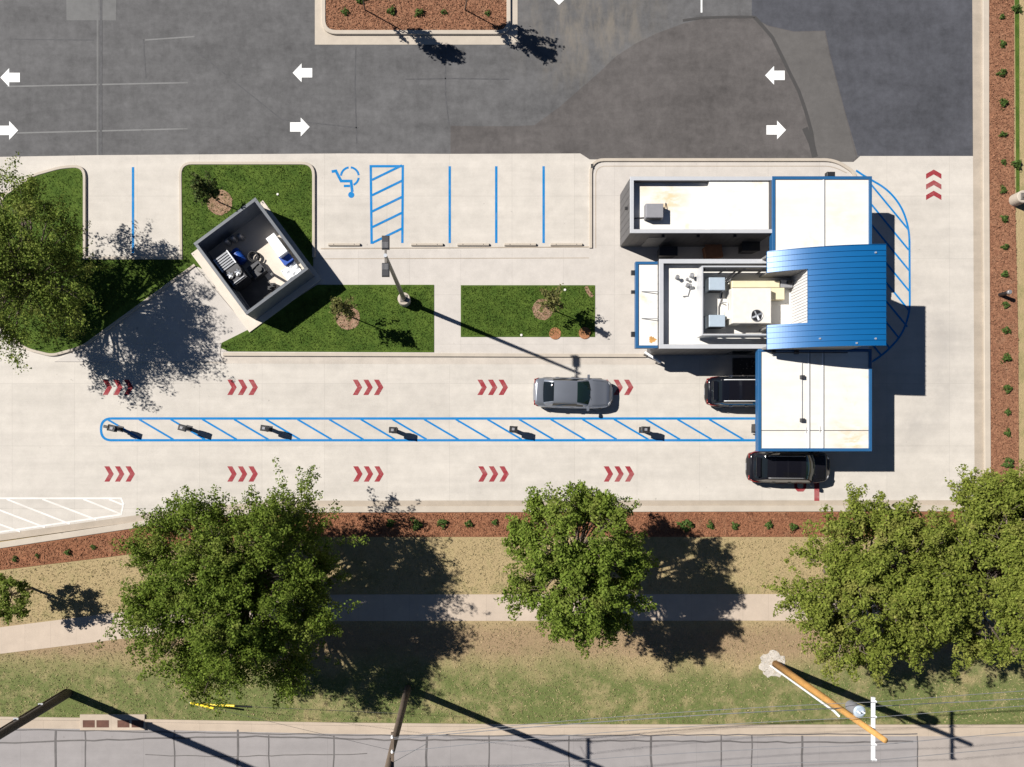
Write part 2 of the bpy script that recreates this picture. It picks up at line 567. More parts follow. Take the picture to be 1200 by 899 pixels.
def fillet(pts, rads, seg=6):
    """Round the corners of a polygon; rads one value or one per corner."""
    n = len(pts)
    if not hasattr(rads, '__len__'): rads = [rads] * n
    out = []
    for i in range(n):
        p = Vector(pts[i]); a = Vector(pts[i - 1]); b = Vector(pts[(i + 1) % n]); r = rads[i]
        if r <= 0:
            out.append(tuple(p)); continue
        u = (a - p); v = (b - p)
        t = min(r, u.length * .49, v.length * .49)
        p0 = p + u.normalized() * t; p1 = p + v.normalized() * t
        for k in range(seg + 1):
            s = k / seg
            out.append(tuple((1 - s) ** 2 * p0 + 2 * s * (1 - s) * p + s * s * p1))
    return out


def struct(mb, name, mat, **kw):
    return tag(mb.build(name, mat, **kw), kind='structure')


# ------------------------------------------------------------------ ground
struct(MB().poly([(-400, -400), (400, -400), (400, 400), (-400, 400)], -.06), 'ground', 'lawn_dry')

asp = struct(MB().poly(PX([(-700, -500), (1139, -500), (1140, 183.5), (690, 188), (400, 183), (-700, 187)]), 0.0), 'parking_lot', 'asphalt')
# patches lie on top, 4 mm each
patch = PX([(528, 182), (528, 147.5), (560, 148), (600, 148), (626, 147), (634, 141), (655, 126), (700, 87), (722, 66), (745, 51), (770, 39), (800, 28), (825, 21), (850, 20.5), (880, 20), (900, 30), (930, 37), (967, 36), (973, 65), (990, 130), (1005, 184), (998, 196), (690, 194)])
MB().poly(patch, .004).build('brown_patch', 'asphalt_brown', asp)
MB().poly(PX([(880, -500), (1139, -500), (1139.6, 183), (1008, 183), (1005, 182), (990, 130), (973, 65), (967, 36), (930, 37), (900, 30), (881, 20)]), .004).build('blue_patch', 'asphalt_blue', asp)
MB().poly(PX([(884, 21), (900, 31), (930, 38), (966, 37), (972, 65), (989, 130), (1003, 184), (997, 192), (957, 184), (950, 150), (940, 120), (922, 80), (905, 45)]), .008).build('strip_patch', 'asphalt_strip', asp)
MB().ribbon(PX([(884, 20), (893, 30), (905, 44), (916, 66), (925, 85), (936, 107), (944, 130), (951, 155), (955, 183)]), .2, .012).build('crack_seal', 'tar', asp)
MB().ribbon(PX([(943, 150), (951, 168), (955, 184)]), .35, .0125).build('crack_seal', 'tar', asp)
MB().ribbon(PX([(800, 24), (822, 21), (850, 20), (884, 20)]), .14, .012).build('crack_seal', 'tar', asp)
MB().poly(PX([(77, -60), (137, -60), (136, 24), (78, 24)]), .004).build('pale_patch', 'asphalt_light', asp)
MB().ribbon(PX([(114.5, -60), (114.5, 182)]), .12, .009).build('pale_strip', 'asphalt_light', asp)
MB().ribbon(PX([(118.5, -60), (118, 182)]), .16, .008).build('trench_seam', 'seam', asp)
for a in ([(417, 55), (416, 100), (418, 168)], [(522, 58), (522, 110), (526, 146)], [(475, 93), (530, 92), (597, 93)], [(168, 46), (171, 92)], [(12, 46), (110, 47)], [(230, 60), (330, 140), (420, 150)]):
    MB().ribbon(PX(a), .07, .005).build('pavement_seam', 'seam', asp)
for a in ([(8, 101.5), (220, 97)], [(20, 156), (220, 151)], [(170, 47), (228, 43)]):
    MB().ribbon(PX(a), .09, .006).build('faded_line', 'faded_paint', asp)


def arrow_pts(cx, cy, d):
    s = [(-11.5, -5.5), (1, -5.5), (1, -11), (11.5, 0), (1, 11), (1, 5.5), (-11.5, 5.5)]
    if d == 'L': s = [(-x, y) for x, y in s]
    if d == 'D': s = [(y, x) for x, y in s]
    return [(cx + x, cy + y) for x, y in s]


for cx, cy, d in ((12, 91, 'L'), (10, 153, 'R'), (354.5, 85.5, 'L'), (351.5, 149, 'R'), (908, 88.5, 'L'), (909.5, 152.5, 'R'), (655, -5.5, 'D')):
    MB().poly(PX(arrow_pts(cx, cy, d)), .016).build('lane_arrow', 'white_paint', asp)
MB().ribbon(PX([(822, -60), (822, 15)]), .1, .016).build('lane_line', 'white_paint', asp)

# all concrete: bays, lanes and the exit on the left
pave = struct(MB().poly(PX([(-700, 185.5), (0, 184), (115, 182), (400, 180), (528, 180.5), (680, 180), (691, 187), (1000, 190), (1008, 183), (1139.6, 183), (1151, 183), (1151, 598), (330, 598), (150, 612), (0, 633), (-700, 740)]), .014), 'driveway', 'conc')
# right-hand strip: gutter pan and kerb
struct(MB().poly(PX([(1137, -500), (1151.5, -500), (1153, 590), (1142, 590), (1140, 183)]), .018), 'gutter', 'gutter')
struct(MB().ribbon(PX([(1153.5, -500), (1154, 183), (1156, 560), (1154, 582), (1146, 593), (1130, 595.5), (330, 597), (230, 605), (150, 616.5), (0, 639), (-700, 744)]), .36, .15, -.05), 'kerb', 'kerb')
struct(MB().ribbon(PX([(1140, 590), (330, 590.5), (230, 598), (150, 609), (0, 630), (-700, 735)]), .38, .018), 'gutter', 'gutter')
struct(MB().ribbon(PX([(240, 422), (775, 423.5)]), .40, .0175), 'gutter', 'lane_gutter')

# white hatching by the exit
for a in ([(-90, 584), (142, 584), (145, 591)], [(145, 590), (142, 603), (0, 623.5), (-90, 637)], [(8, 585), (82, 614)], [(50, 585), (113, 609)], [(98, 585), (141, 602)], [(128, 585), (145, 592)], [(-10, 594), (53, 618)], [(-40, 600), (24, 623)]):
    MB().ribbon(PX(a), .10, .020 + .0012 * len(pave.children)).build('hatch_stripe', 'white_stripe', pave)


def chevron(cx, cy, up=False):
    mb = MB()
    for k in (-1, 0, 1):
        s = [(-5.2, -9), (.6, -9), (5.8, 0), (.6, 9), (-5.2, 9), (0, 0)]
        s = [(x + k * 12.4, y) for x, y in s]
        if up: s = [(y, -x) for x, y in s]
        mb.poly(PX([(cx + x, cy + y) for x, y in s]), .020)
    mb.build('lane_chevron', 'red_paint', pave)


for x in (138, 284, 431, 577, 724): chevron(x, 454)
for x in (140, 284, 431.5, 578, 725): chevron(x, 555.5)
chevron(1094, 217, True)
# STOP and its bar in the outer lane, read from the left
def stroke(pts, w=.17): return MB().ribbon(PX(pts), w, .0215)
TX = lambda u, v, y0: (905 + u * 38, y0 + v * 9.0)          # u along travel, v across
let = {'S': [(.06, 0), (.0, .5), (.1, 1), (.4, 1), (.5, .5), (.6, 0), (.9, 0), (1, .5), (.94, 1)], 'O': [(0, .5), (.15, 0), (.85, 0), (1, .5), (.85, 1), (.15, 1), (0, .5)], 'P': [(0, 0), (1, 0), (1, .7), (.93, 1.05), (.80, 1.05), (.72, .7), (.72, 0)]}
for ch, y0 in (('S', 528.5), ('O', 553), ('P', 565)):
    stroke([TX(u, v, y0) for u, v in let[ch]], .17).build('stop_lettering', 'red_paint', pave)
mb = MB().ribbon(PX([TX(0, .5, 541), TX(.97, .5, 541)]), .17, .0215)
mb.ribbon(PX([TX(1, 0, 541), TX(1, 1, 541)]), .17, .0225).build('stop_lettering', 'red_paint', pave)
MB().ribbon(PX([(957, 519), (957, 587)]), .30, .0215).build('stop_line', 'red_paint', pave)

# blue island between the lanes
out = fillet([(118.5, 490.5), (886, 490.5), (886, 516), (118.5, 516)], [14, 0, 0, 14], 8)
MB().ribbon(PX(out), .14, .020, closed=True).build('island_outline', 'blue_paint', pave)
mb = MB()
for k in range(20):
    x0 = 126 + k * 37.1
    mb.ribbon(PX([(x0, 491.5), (x0 + 40, 515)]), .11, .024)
mb.build('island_hatching', 'blue_paint', pave)
# blue bay lines
for x, y0, y1 in ((156, 196, 297), (527, 195, 285), (581.5, 195, 285), (637, 195, 285)):
    MB().ribbon(PX([(x, y0), (x, y1)]), .14, .020).build('bay_line', 'blue_paint', pave)
mb = MB().ribbon(PX([(435.5, 286), (434.5, 195), (472, 195), (471.5, 285)]), .14, .020)
for y in (211, 229, 248, 266.5, 285): mb.ribbon(PX([(436, y), (471, y - 17)]), .13, .0245)
mb.build('access_hatching', 'blue_paint', pave)
# wheelchair symbol, upside down as in the bay
mb = MB()
zz = lambda x, y: (380 + x / 7.49, 185 + y / 7.49)
arc = lambda a0, a1: [zz(225 + 78 * math.cos(R(a)), 165 + 80 * math.sin(R(a))) for a in np.linspace(a0, a1, 14)]
mb.ribbon(PX(arc(-175, -98)), .12, .020); mb.ribbon(PX(arc(-84, -8)), .12, .020); mb.ribbon(PX(arc(8, 66)), .12, .020)
mb.ribbon(PX([zz(65, 122), zz(102, 116), zz(148, 205), zz(235, 205), zz(246, 300)]), .16, .0205)
mb.ribbon(PX([zz(172, 248), zz(225, 248)]), .14, .0212)
mb.poly(PX([zz(237 + 27 * math.cos(t), 326 + 27 * math.sin(t)) for t in np.linspace(0, 2 * math.pi, 20)[:-1]]), .0215)
mb.build('accessible_symbol', 'blue_paint', pave)
# hatched sweep east of the building
mb = MB().ribbon(PX(fillet([(1003, 200), (1012, 206), (1040, 222), (1057, 243), (1065.5, 270), (1066, 366), (1057, 392), (1040, 411), (1024, 423), (1010, 430)], [0, 4, 14, 14, 14, 12, 12, 10, 8, 0])), .12, .020)
for x0, y0, x1, y1 in ((1012, 206, 1064, 269), (1004, 219, 1064.5, 293), (1002, 240, 1065, 317), (1002, 264, 1065, 341), (1002, 287, 1065, 364), (1004, 312, 1063, 383), (1008, 340, 1053, 396), (1008, 363, 1042, 408), (1008, 386, 1032, 416)):
    mb.ribbon(PX([(x0, y0), (x1, y1)]), .11, .0245)
mb.build('sweep_hatching', 'blue_paint', pave)

# raised pad and walk around the building
pad = PX(fillet([(376, 294), (690, 291), (690, 187), (980, 186.5), (1003, 204), (1003, 421), (757, 421), (757, 416), (256, 415), (256, 403), (292, 386), (372, 330)], [0, 0, 16, 20, 10, 0, 0, 0, 0, 0, 0, 0]))
struct(MB().poly(pad, .030, -.05), 'pavement', 'pad')
struct(MB().ribbon(PX(fillet([(692, 291), (692, 188), (978, 188), (1001, 203), (1003, 218)], [0, 16, 24, 8, 0])), .18, .125, -.05), 'kerb', 'kerb')
struct(MB().ribbon(PX(fillet([(698, 291), (698, 195), (975, 195), (992, 203)], [0, 12, 12, 0])), .05, .0345), 'pavement_joint', 'gutter')
struct(MB().ribbon(PX([(262, 415.5), (757, 417)]), .2, .135, -.05), 'kerb', 'kerb')
struct(MB().ribbon(PX([(376, 291.5), (690, 289.5)]), .06, .0345), 'pavement_joint', 'gutter')
struct(MB().ribbon(PX([(376, 303.5), (690, 302.5)]), .05, .0345), 'pavement_joint', 'gutter')
struct(MB().poly(PX([(692, 193), (695, 193), (695, 198), (692, 198)]), .13), 'drain_hole', 'tar')

# diagonal walk to the enclosure
struct(MB().poly(PX([(228, 311), (96, 407), (64, 424), (262, 424), (258, 416), (260, 402), (292, 386)]), .055, -.05), 'path', 'pad')
# lawns
l1 = fillet([(-14, 262), (8, 228), (40, 207), (72, 198), (99, 196), (99, 303), (213, 303), (213, 193), (367, 193), (367, 312), (300, 345), (228, 311), (96, 406), (62, 416), (30, 408), (0, 380), (-16, 320)], [10, 10, 8, 8, 14, 0, 0, 12, 12, 0, 0, 0, 8, 8, 10, 10, 10])
struct(MB().poly(PX(l1), .10, -.05), 'lawn', 'lawn_green')
struct(MB().ribbon(PX(fillet([(8, 228), (40, 206), (72, 197), (100, 195), (100, 303), (213, 303), (212, 192), (368, 192), (368, 302)], [0, 8, 8, 16, 0, 0, 14, 14, 0])), .17, .14, -.05), 'kerb', 'kerb')
struct(MB().ribbon(PX(fillet([(8, 228), (-14, 262), (-16, 320), (0, 381), (30, 409), (62, 417), (97, 407), (229, 311)], [0, 10, 10, 10, 10, 8, 8, 0])), .16, .13, -.05), 'kerb', 'kerb')
struct(MB().poly(PX([(372, 334), (508.5, 334), (508.5, 413), (268, 412), (259, 408), (260, 402), (292, 386)]), .06, .0), 'lawn', 'lawn_green')
struct(MB().poly(PX([(540, 334.5), (697, 334.5), (697, 395), (540, 395)]), .06, .0), 'lawn', 'lawn_green')

# median at the top
struct(MB().poly(PX([(369, -80), (606.5, -80), (606.5, 52.5), (369, 52.5)]), .012), 'median_apron', 'kerb')
med = fillet([(379.5, -80), (596, -80), (596, 39), (379.5, 39)], [0, 0, 13, 15], 8)
struct(MB().ribbon(PX(med), .24, .15, -.05, closed=True), 'kerb', 'kerb')
struct(MB().poly(PX(med), .10, -.05), 'mulch_bed', 'mulch')

# beds and verges
struct(MB().poly(PX([(1156, -500), (1187, -500), (1187, 183), (1192, 400), (1193, 640), (1157, 640), (1157, 560)]), .10, -.05), 'mulch_bed', 'mulch')
struct(MB().poly(PX([(1800, 598), (1190, 598), (1156, 598), (330, 600.5), (230, 608), (150, 620), (0, 642.5), (-700, 747), (-700, 772), (0, 668), (140, 651), (250, 634), (375, 629), (1187, 629), (1800, 629)]), .095, -.05), 'mulch_bed', 'mulch_red')
struct(MB().poly(PX([(-700, 740), (0, 655), (150, 630), (330, 612), (1170, 612), (1170, 590), (1187, 590), (1187, -500), (2600, -500), (2600, 848.5), (600, 848.5), (400, 846), (200, 843.5), (90, 841), (0, 839.5), (-700, 836)]), .06, -.06), 'verge_lawn', 'lawn_dry')
struct(MB().poly(PX([(-700, 830), (-300, 775), (0, 735), (150, 716), (250, 704), (330, 698.5), (400, 696.5), (960, 696), (1900, 698), (1900, 729), (960, 727), (400, 727.5), (330, 729.5), (250, 735.5), (150, 747.5), (0, 766), (-300, 806), (-700, 861)]), .075, -.05), 'sidewalk', 'walk')
struct(MB().poly(PX([(1186, -300), (1193, -300), (1194, 240), (1190, 240)]), .066), 'grass_strip', 'lawn_green')

# street
road = struct(MB().poly(PX([(-900, 847), (0, 851), (400, 857), (900, 860), (2600, 862), (2600, 1300), (-900, 1300)]), .0), 'road', 'roadc')
MB().poly(PX([(1075, 861.5), (2600, 862), (2600, 1300), (1075, 1300)]), .004).build('warm_slab', 'roadc2', road)
struct(MB().ribbon(PX([(-900, 845), (0, 848.2), (100, 849), (200, 850.5), (400, 855), (600, 856.8), (900, 857.5), (2600, 859)]), .52, .006), 'gutter', 'roadkerb')
struct(MB().ribbon(PX([(-900, 838), (0, 841), (100, 842.2), (200, 844.5), (400, 848), (600, 849.8), (900, 850.2), (2600, 851)]), .17, .14, -.06), 'kerb', 'roadkerb')


def wob(pts, amp=.8, step=14, seed=0):
    r = random.Random(seed); o = []
    for (x0, y0), (x1, y1) in zip(pts[:-1], pts[1:]):
        k = max(1, int(math.hypot(x1 - x0, y1 - y0) / step))
        for i in range(k):
            t = i / k
            o.append((x0 + (x1 - x0) * t + r.uniform(-amp, amp), y0 + (y1 - y0) * t + r.uniform(-amp, amp)))
    return o + [pts[-1]]


for i, x in enumerate((65, 100, 204, 279, 315, 391, 500, 573, 667, 763, 845, 881, 940, 1075)):
    MB().ribbon(PX(wob([(x, 855 if x < 300 else 862), (x + rng.uniform(-1, 2), 960)], .6, 12, i)), .07 + .05 * (i % 3 == 0), .009 + .0001 * i).build('tar_joint', 'tarline', road)
for i, a in enumerate(([(-60, 872), (65, 869), (230, 864), (314, 863), (450, 867), (700, 868), (940, 870), (1070, 869)], [(-60, 855), (100, 856), (200, 858), (390, 861), (560, 862), (760, 861.5), (940, 860.5), (1075, 860)], [(170, 885), (260, 887), (390, 884), (430, 883)])):
    MB().ribbon(PX(wob(a, .8, 14, 40 + i)), (.09, .07, .05)[i], .0115 + .0004 * i).build('tar_joint', 'tarline', road)
# storm inlet
inl = thing('storm_inlet', 'tan concrete storm drain inlet with two pairs of rusty openings beside the street kerb', 'storm drain', P(132, 847))
MB().box(*P(95, 855, 0)[:2], .0, *P(171, 836.5)[:2], .155, .02).build('surround', 'roadkerb', inl)
for x0, x1 in ((98.5, 112.5), (114.5, 129), (139, 153), (155.5, 169.5)):
    MB().box(*P(x0, 851.5)[:2], .15, *P(x1, 843)[:2], .160).build('opening', 'grate', inl)

# ------------------------------------------------------------------ small ground things
ring_spots = [(258, 238, 15), (408, 373, 14), (636, 363, 12.5)]
for x, y, r in ring_spots:
    struct(MB().poly(PX([(x + r * math.cos(t) * rng.uniform(.94, 1.05), y + r * math.sin(t) * rng.uniform(.94, 1.05)) for t in np.linspace(0, 2 * math.pi, 28)[:-1]]), .118 if x < 300 else .075, .04), 'mulch_ring', 'ring')
for x, y, r in ((650.3, 391, 7), (685, 390.5, 7)):
    struct(MB().poly(PX([(x + r * math.cos(t), y + r * math.sin(t)) for t in np.linspace(0, 2 * math.pi, 24)[:-1]]), .075, .04), 'mulch_disc', 'terracotta')
struct(MB().ribbon(PX([(686.5, 336), (689, 342), (694, 348)]), .22, .066), 'bare_arc', 'ring')
struct(MB().poly(PX([(905 + 16 * math.cos(t) * rng.uniform(.8, 1.1), 778 + 16 * math.sin(t) * rng.uniform(.8, 1.1)) for t in np.linspace(0, 2 * math.pi, 30)[:-1]]), .085, .0), 'spoil_sand', 'sand')
for x, y, z, lab in ((326, 228.5, .10, 'small white cap in the lawn above the dark enclosure'), (662, 340, .06, 'small white cap near the upper right edge of the short lawn'), (611, 393, .06, 'small white cap near the lower edge of the short lawn')):
    p = P(x, y)
    tag(MB().cyl(p, .085, z - .02, z + .05, 16, .07, .015).build('irrigation_cap', 'unit_white', org=(p[0], p[1], z)), lab, 'pipe cap', 'white caps in the lawns')

# wheel stops
stops = ((403.5, 'under the wheelchair symbol'), (500.5, 'right of the striped access aisle'), (554.5, 'between the first two plain blue bay lines'), (609.5, 'between the last two plain blue bay lines'), (663.5, 'right of the last blue bay line'))
w0 = None
for x, lab in stops:
    p = P(x, 287, .014)
    if w0 is None:
        w0 = thing('wheel_stop', '', 'wheel stop', p, 'wheel stops at the head of the bays')
        prof = [(-.085, 0), (.085, 0), (.07, .10), (.04, .125), (-.04, .125), (-.07, .10)]
        MB().rings([[(sx, a, b) for a, b in prof] for sx in (-.92, -.87, .87, .92)]).build('block', 'kerb', w0, local=True)
        for sx in (-.6, .6):
            MB().cyl((sx, 0), .025, .12, .132, 10).build('pin', 'dark_metal', w0, local=True)
        MB().box(.90, -.06, 0, .965, .04, .11, .01).build('end_cap', 'black', w0, local=True)
        w = w0
    else:
        w = copy_tree(w0)
    w.location = p
    w['label'] = 'concrete wheel stop ' + lab


# ------------------------------------------------------------------ vegetation
def leaves(centres, normals, sizes, aspect=.62):
    """Leaf-shaped quads; returns (verts, quads) arrays."""
    n = len(centres)
    r = nrng.normal(size=(n, 3))
    t = np.cross(normals, r); t /= np.linalg.norm(t, axis=1, keepdims=True) + 1e-9
    b = np.cross(normals, t)
    s = sizes[:, None]
    fold = normals * s * .18
    v = np.empty((n, 4, 3))
    v[:, 0] = centres - t * s
    v[:, 1] = centres + b * s * aspect + fold - t * s * .1
    v[:, 2] = centres + t * s
    v[:, 3] = centres - b * s * aspect + fold - t * s * .1
    return v.reshape(-1, 3)


def leaf_object(verts, name, mat, parent):
    n = len(verts) // 4
    me = bpy.data.meshes.new(name)
    me.vertices.add(n * 4)
    me.vertices.foreach_set('co', verts.astype(np.float32).ravel())
    me.loops.add(n * 4)
    me.loops.foreach_set('vertex_index', np.arange(n * 4, dtype=np.int32))
    me.polygons.add(n)
    me.polygons.foreach_set('loop_start', np.arange(0, n * 4, 4, dtype=np.int32))
    me.polygons.foreach_set('loop_total', np.full(n, 4, dtype=np.int32))
    me.materials.append(M[mat])
    me.update(); me.validate()
    o = bpy.data.objects.new(name, me)
    COL.objects.link(o)
    o.parent = parent
    return o


def unit(v):
    return v / (np.linalg.norm(v, axis=-1, keepdims=True) + 1e-9)


def crown_clusters(c, rad, lobes, per, crad, seed, gap=.0, flat=.8, lr=(.24, .42)):
    """Leafy shoots springing from lobes that crowd the outside of an uneven crown (local coords)."""
    g = np.random.default_rng(seed)
    rad = np.array(rad)
    ph = g.uniform(0, 6.28, size=4)
    out, lob = [], []
    extra = lobes // 5
    for k in range(lobes + extra):
        zz = -.40 + 1.38 * (k + .5) / lobes
        an = k * 2.39996 + seed
        qq = math.sqrt(max(0, 1 - min(1, zz) ** 2))
        d = unit(np.array([qq * math.cos(an), qq * math.sin(an), zz]) + g.normal(size=3) * .20)
        th = math.atan2(d[1], d[0])
        wav = 1 + .08 * math.sin(2 * th + ph[0]) + .08 * math.sin(3 * th + ph[1]) + .06 * math.sin(5 * th + ph[2])
        f = (g.uniform(.50, .80) if zz < .5 else g.uniform(.34, .84)) * wav
        if g.uniform() < gap: continue
        lc = np.array(c) + d * rad * f
        if k >= lobes:                       # leafy top over the fork
            a_, q_ = g.uniform(0, 6.28), g.uniform(0, .45)
            lc = np.array(c) + rad * np.array([q_ * math.cos(a_), q_ * math.sin(a_), g.uniform(.35, .75)])
            d = np.array([0, 0, 1.0])
        r = rad.mean() * g.uniform(*lr)
        lob.append((lc, r))
        for q in range(per):
            e = unit(d * .75 + g.normal(size=3) * .75 + np.array([0, 0, .35]))
            L = r * g.uniform(.8, 1.75)
            a = lc + g.normal(size=3) * r * .25
            for t, w in ((.35, .95), (.68, .85), (.95, .62)):
                out.append((a + e * L * t * np.array([1, 1, .85]), crad * w * g.uniform(.75, 1.25)))
    return lob, out


def tree(name, label, base, cz, rad, lobes, per, crad, nleaf, lsize, mat, seed, trunk_r=.2, group=None, gap=.0, lean=(0, 0), lr=(.24, .42)):
    t = thing(name, label, 'tree', base, group)
    g = np.random.default_rng(seed + 500)
    c = np.array([lean[0], lean[1], cz])
    lob, cl = crown_clusters(c, rad, lobes, per, crad, seed, gap, .8, lr)
    C, N = [], []
    per_leaf = max(6, nleaf // len(cl))
    for p, r in cl:
        m = int(per_leaf * g.uniform(.6, 1.4) * (r / crad) ** 1.6 * 1.35) + 3
        d = unit(g.normal(size=(m, 3)))
        rr = r * g.uniform(.25, 1.0, size=(m, 1)) ** .6
        q = p + d * rr * np.array([1, 1, .75])
        C.append(q)
        N.append(unit(d * .5 + unit(p - c) * .3 + np.array([0, 0, .45]) + g.normal(size=(m, 3)) * .60))
    C = np.vstack(C); N = np.vstack(N)
    sz = lsize * g.uniform(.45, 1.4, size=len(C))
    leaf_object(leaves(C, N, sz), 'crown', mat, t)
    # trunk and limbs
    mb = MB()
    h1 = max(.8, cz - rad[2] * .75)
    top = Vector((lean[0] * .8, lean[1] * .8, cz + rad[2] * .3))
    fork = Vector((lean[0] * .3, lean[1] * .3, h1))
    mb.tube([(0, 0, -.1), (0, 0, .15), fork * .6, fork, (fork + top) / 2, top], [trunk_r * 1.5, trunk_r * 1.1, trunk_r * .92, trunk_r * .8, trunk_r * .5, trunk_r * .2], 9)
    for k, (lc, lr) in enumerate(lob):
        f = g.uniform(0, .6)
        s0 = fork.lerp(top, f)
        e = Vector(lc)
        mid = s0.lerp(e, .5) + Vector(g.normal(size=3) * .15 * trunk_r * 4)
        r0 = trunk_r * (.5 - .3 * f)
        mb.tube([s0, mid, e], [r0, r0 * .6, r0 * .22], 6)
        for j in range(5):
            p, r = cl[int(g.integers(0, len(cl)))] if False else (np.array(lc) + unit(g.normal(size=3)) * lr * .9, 0)
            mb.tube([mid.lerp(e, g.uniform(.3, 1)), Vector(p)], [r0 * .22, .008], 4)
    mb.build('trunk', 'bark', t, local=True, smooth=True)
    return t


def near(px, py, h):
    return P(px, py, h)


z0 = .06
tree('shade_tree', 'large olive green tree at the left edge, over the island lawn and the diagonal path', (*P(76, 340)[:2], .1), 4.7, (4.9, 5.3, 3.1), 84, 9, .36, 50000, .062, 'leaf_left', 21, .2, gap=.06, lean=(-.5, .2), lr=(.15, .26))
tree('shade_tree', 'largest, darkest dense green tree, in the verge over the sidewalk above the yellow guards', (*P(308, 676)[:2], z0), 5.4, (6.9, 6.0, 4.3), 110, 10, .38, 160000, .063, 'leaf_oak', 5, .3, gap=.06, lr=(.14, .23))
tree('shade_tree', 'fresh green tree at the middle of the verge with its shadow across the sidewalk', (*P(660, 641)[:2], z0), 6.4, (4.2, 4.3, 3.1), 74, 8, .33, 68000, .071, 'leaf_maple', 15, .2, gap=.05, lr=(.15, .25))
tree('shade_tree', 'yellowish green spreading tree in the verge just above the orange timber pole', (*P(970, 668)[:2], z0), 5.9, (5.6, 4.8, 3.3), 78, 9, .36, 98000, .070, 'leaf_yellow', 14, .24, gap=.05, lr=(.15, .25))
tree('shade_tree', 'yellowish green tree at the right edge, overlapping the tree beside the orange pole', (*P(1100, 655)[:2], z0), 5.6, (5.6, 5.3, 3.2), 74, 9, .36, 92000, .070, 'leaf_yellow', 33, .24, gap=.05, lr=(.15, .25))
tree('shade_tree', 'low pale yellow green tree over the corner where the two mulch beds meet', (*P(1128, 588)[:2], z0), 3.6, (3.3, 2.3, 1.7), 32, 8, .28, 10000, .08, 'leaf_yellow', 44, .12, gap=.1, lr=(.2, .3))


def sapling(label, base, h, r, n, mat, seed, ltop=(0, 0), z1=1.3, cat='sapling', name='sapling', size=.085, splay=.35):
    t = thing(name, label, 'young tree', base)
    g = np.random.default_rng(seed)
    mb = MB()
    top = Vector((ltop[0], ltop[1], h))
    mb.tube([(0, 0, -.1), (0, 0, .1), top * .5, top], [.05, .04, .03, .008], 7)
    C, N = [], []
    for k in range(30):
        f = g.uniform(0, 1)
        a = g.uniform(0, 6.283)
        s0 = Vector((0, 0, 0)).lerp(top, (z1 + (h - z1) * f * .85) / h)
        L = r * (1.05 - .75 * f) * g.uniform(.6, 1.2)
        e = s0 + Vector((math.cos(a) * L, math.sin(a) * L, L * g.uniform(.8, 1.9) * splay * 2))
        mb.tube([s0, s0.lerp(e, .5) + Vector((0, 0, -.04)), e], [.014, .010, .004], 4)
        m = n // 30
        tt = g.uniform(.25, 1.05, size=(m, 1))
        C.append(np.array(s0) + (np.array(e) - np.array(s0)) * tt + g.normal(size=(m, 3)) * .07)
        N.append(unit(g.normal(size=(m, 3)) + np.array([0, 0, .8])))
    C = np.vstack(C); N = np.vstack(N)
    leaf_object(leaves(C, N, size * g.uniform(.6, 1.3, size=len(C))), 'crown', mat, t)
    mb.build('trunk', 'bark', t, local=True)
    return t


sapling('dark leafy sapling in a bark ring beside the dark enclosure', (*P(258, 238)[:2], .1), 4.1, .85, 1500, 'leaf_sapdark', 3)
sapling('sparse sapling in a bark ring on the lawn left of the tall lamp pole', (*P(410, 371)[:2], .06), 4.3, .85, 1000, 'leaf_sap', 4)
sapling('sparse sapling in a bark ring on the short lawn above the silver car', (*P(641, 361)[:2], .06), 3.9, .85, 800, 'leaf_sap', 6)
sapling('leaning sapling in the median, left one of the two casting shadows on the asphalt', (*P(428, 13)[:2], .1), 5.6, .85, 2600, 'leaf_sapdark', 8, (.35, -.9), z1=1.4, splay=.8)
sapling('leaning sapling in the median, right one of the two casting shadows on the asphalt', (*P(545, 13)[:2], .1), 5.2, .95, 2600, 'leaf_sapdark', 10, (.4, -.8), z1=1.4, splay=.8)
tree('shade_tree', 'small brownish green tree at the left edge beside the curving sidewalk', (*P(38, 689)[:2], z0), 2.7, (1.6, 1.4, 1.0), 16, 7, .24, 5200, .065, 'leaf_left', 61, .07, gap=.1, lr=(.2, .3))

# shrubs: one mesh per kind of size, copied
g = np.random.default_rng(77)
def shrub_proto(r, n):
    C = unit(g.normal(size=(n, 3))) * (r * g.uniform(.3, 1, size=(n, 1)) ** .5)
    C[:, 0] += .12 * np.sin(C[:, 1] * 9 + g.uniform(0, 6)); C[:, 1] += .10 * np.sin(C[:, 0] * 11 + g.uniform(0, 6))
    C[:, 2] = np.abs(C[:, 2]) * .9 + .03
    N = unit(C + g.normal(size=(n, 3)) * .25 + np.array([0, 0, .3]))
    return leaves(C, N, .075 * g.uniform(.6, 1.3, size=n))


ORD = ['first', 'second', 'third', 'fourth', 'fifth', 'sixth', 'seventh', 'eighth', 'ninth', 'tenth', 'eleventh', 'twelfth', 'thirteenth', 'fourteenth', 'fifteenth', 'sixteenth', 'seventeenth', 'eighteenth']
protos = []
for k in range(3):
    o = leaf_object(shrub_proto(.30, 95), 'shrub', 'leaf_shrub', None)
    protos.append(o)
used = [False] * 3
cnt = 0
def shrub(px, py, s, label, group, z=.10):
    global cnt
    k = cnt % 3; cnt += 1
    o = protos[k] if not used[k] else protos[k].copy()
    if used[k]: COL.objects.link(o)
    used[k] = True
    o.location = (*P(px, py)[:2], z)
    o.rotation_euler = (0, 0, rng.uniform(0, 6.28))
    sc = s * rng.uniform(.68, 1.2)
    o.scale = (sc * rng.uniform(.85, 1.2), sc * rng.uniform(.85, 1.2), sc)
    tag(o, label, 'shrub', group)


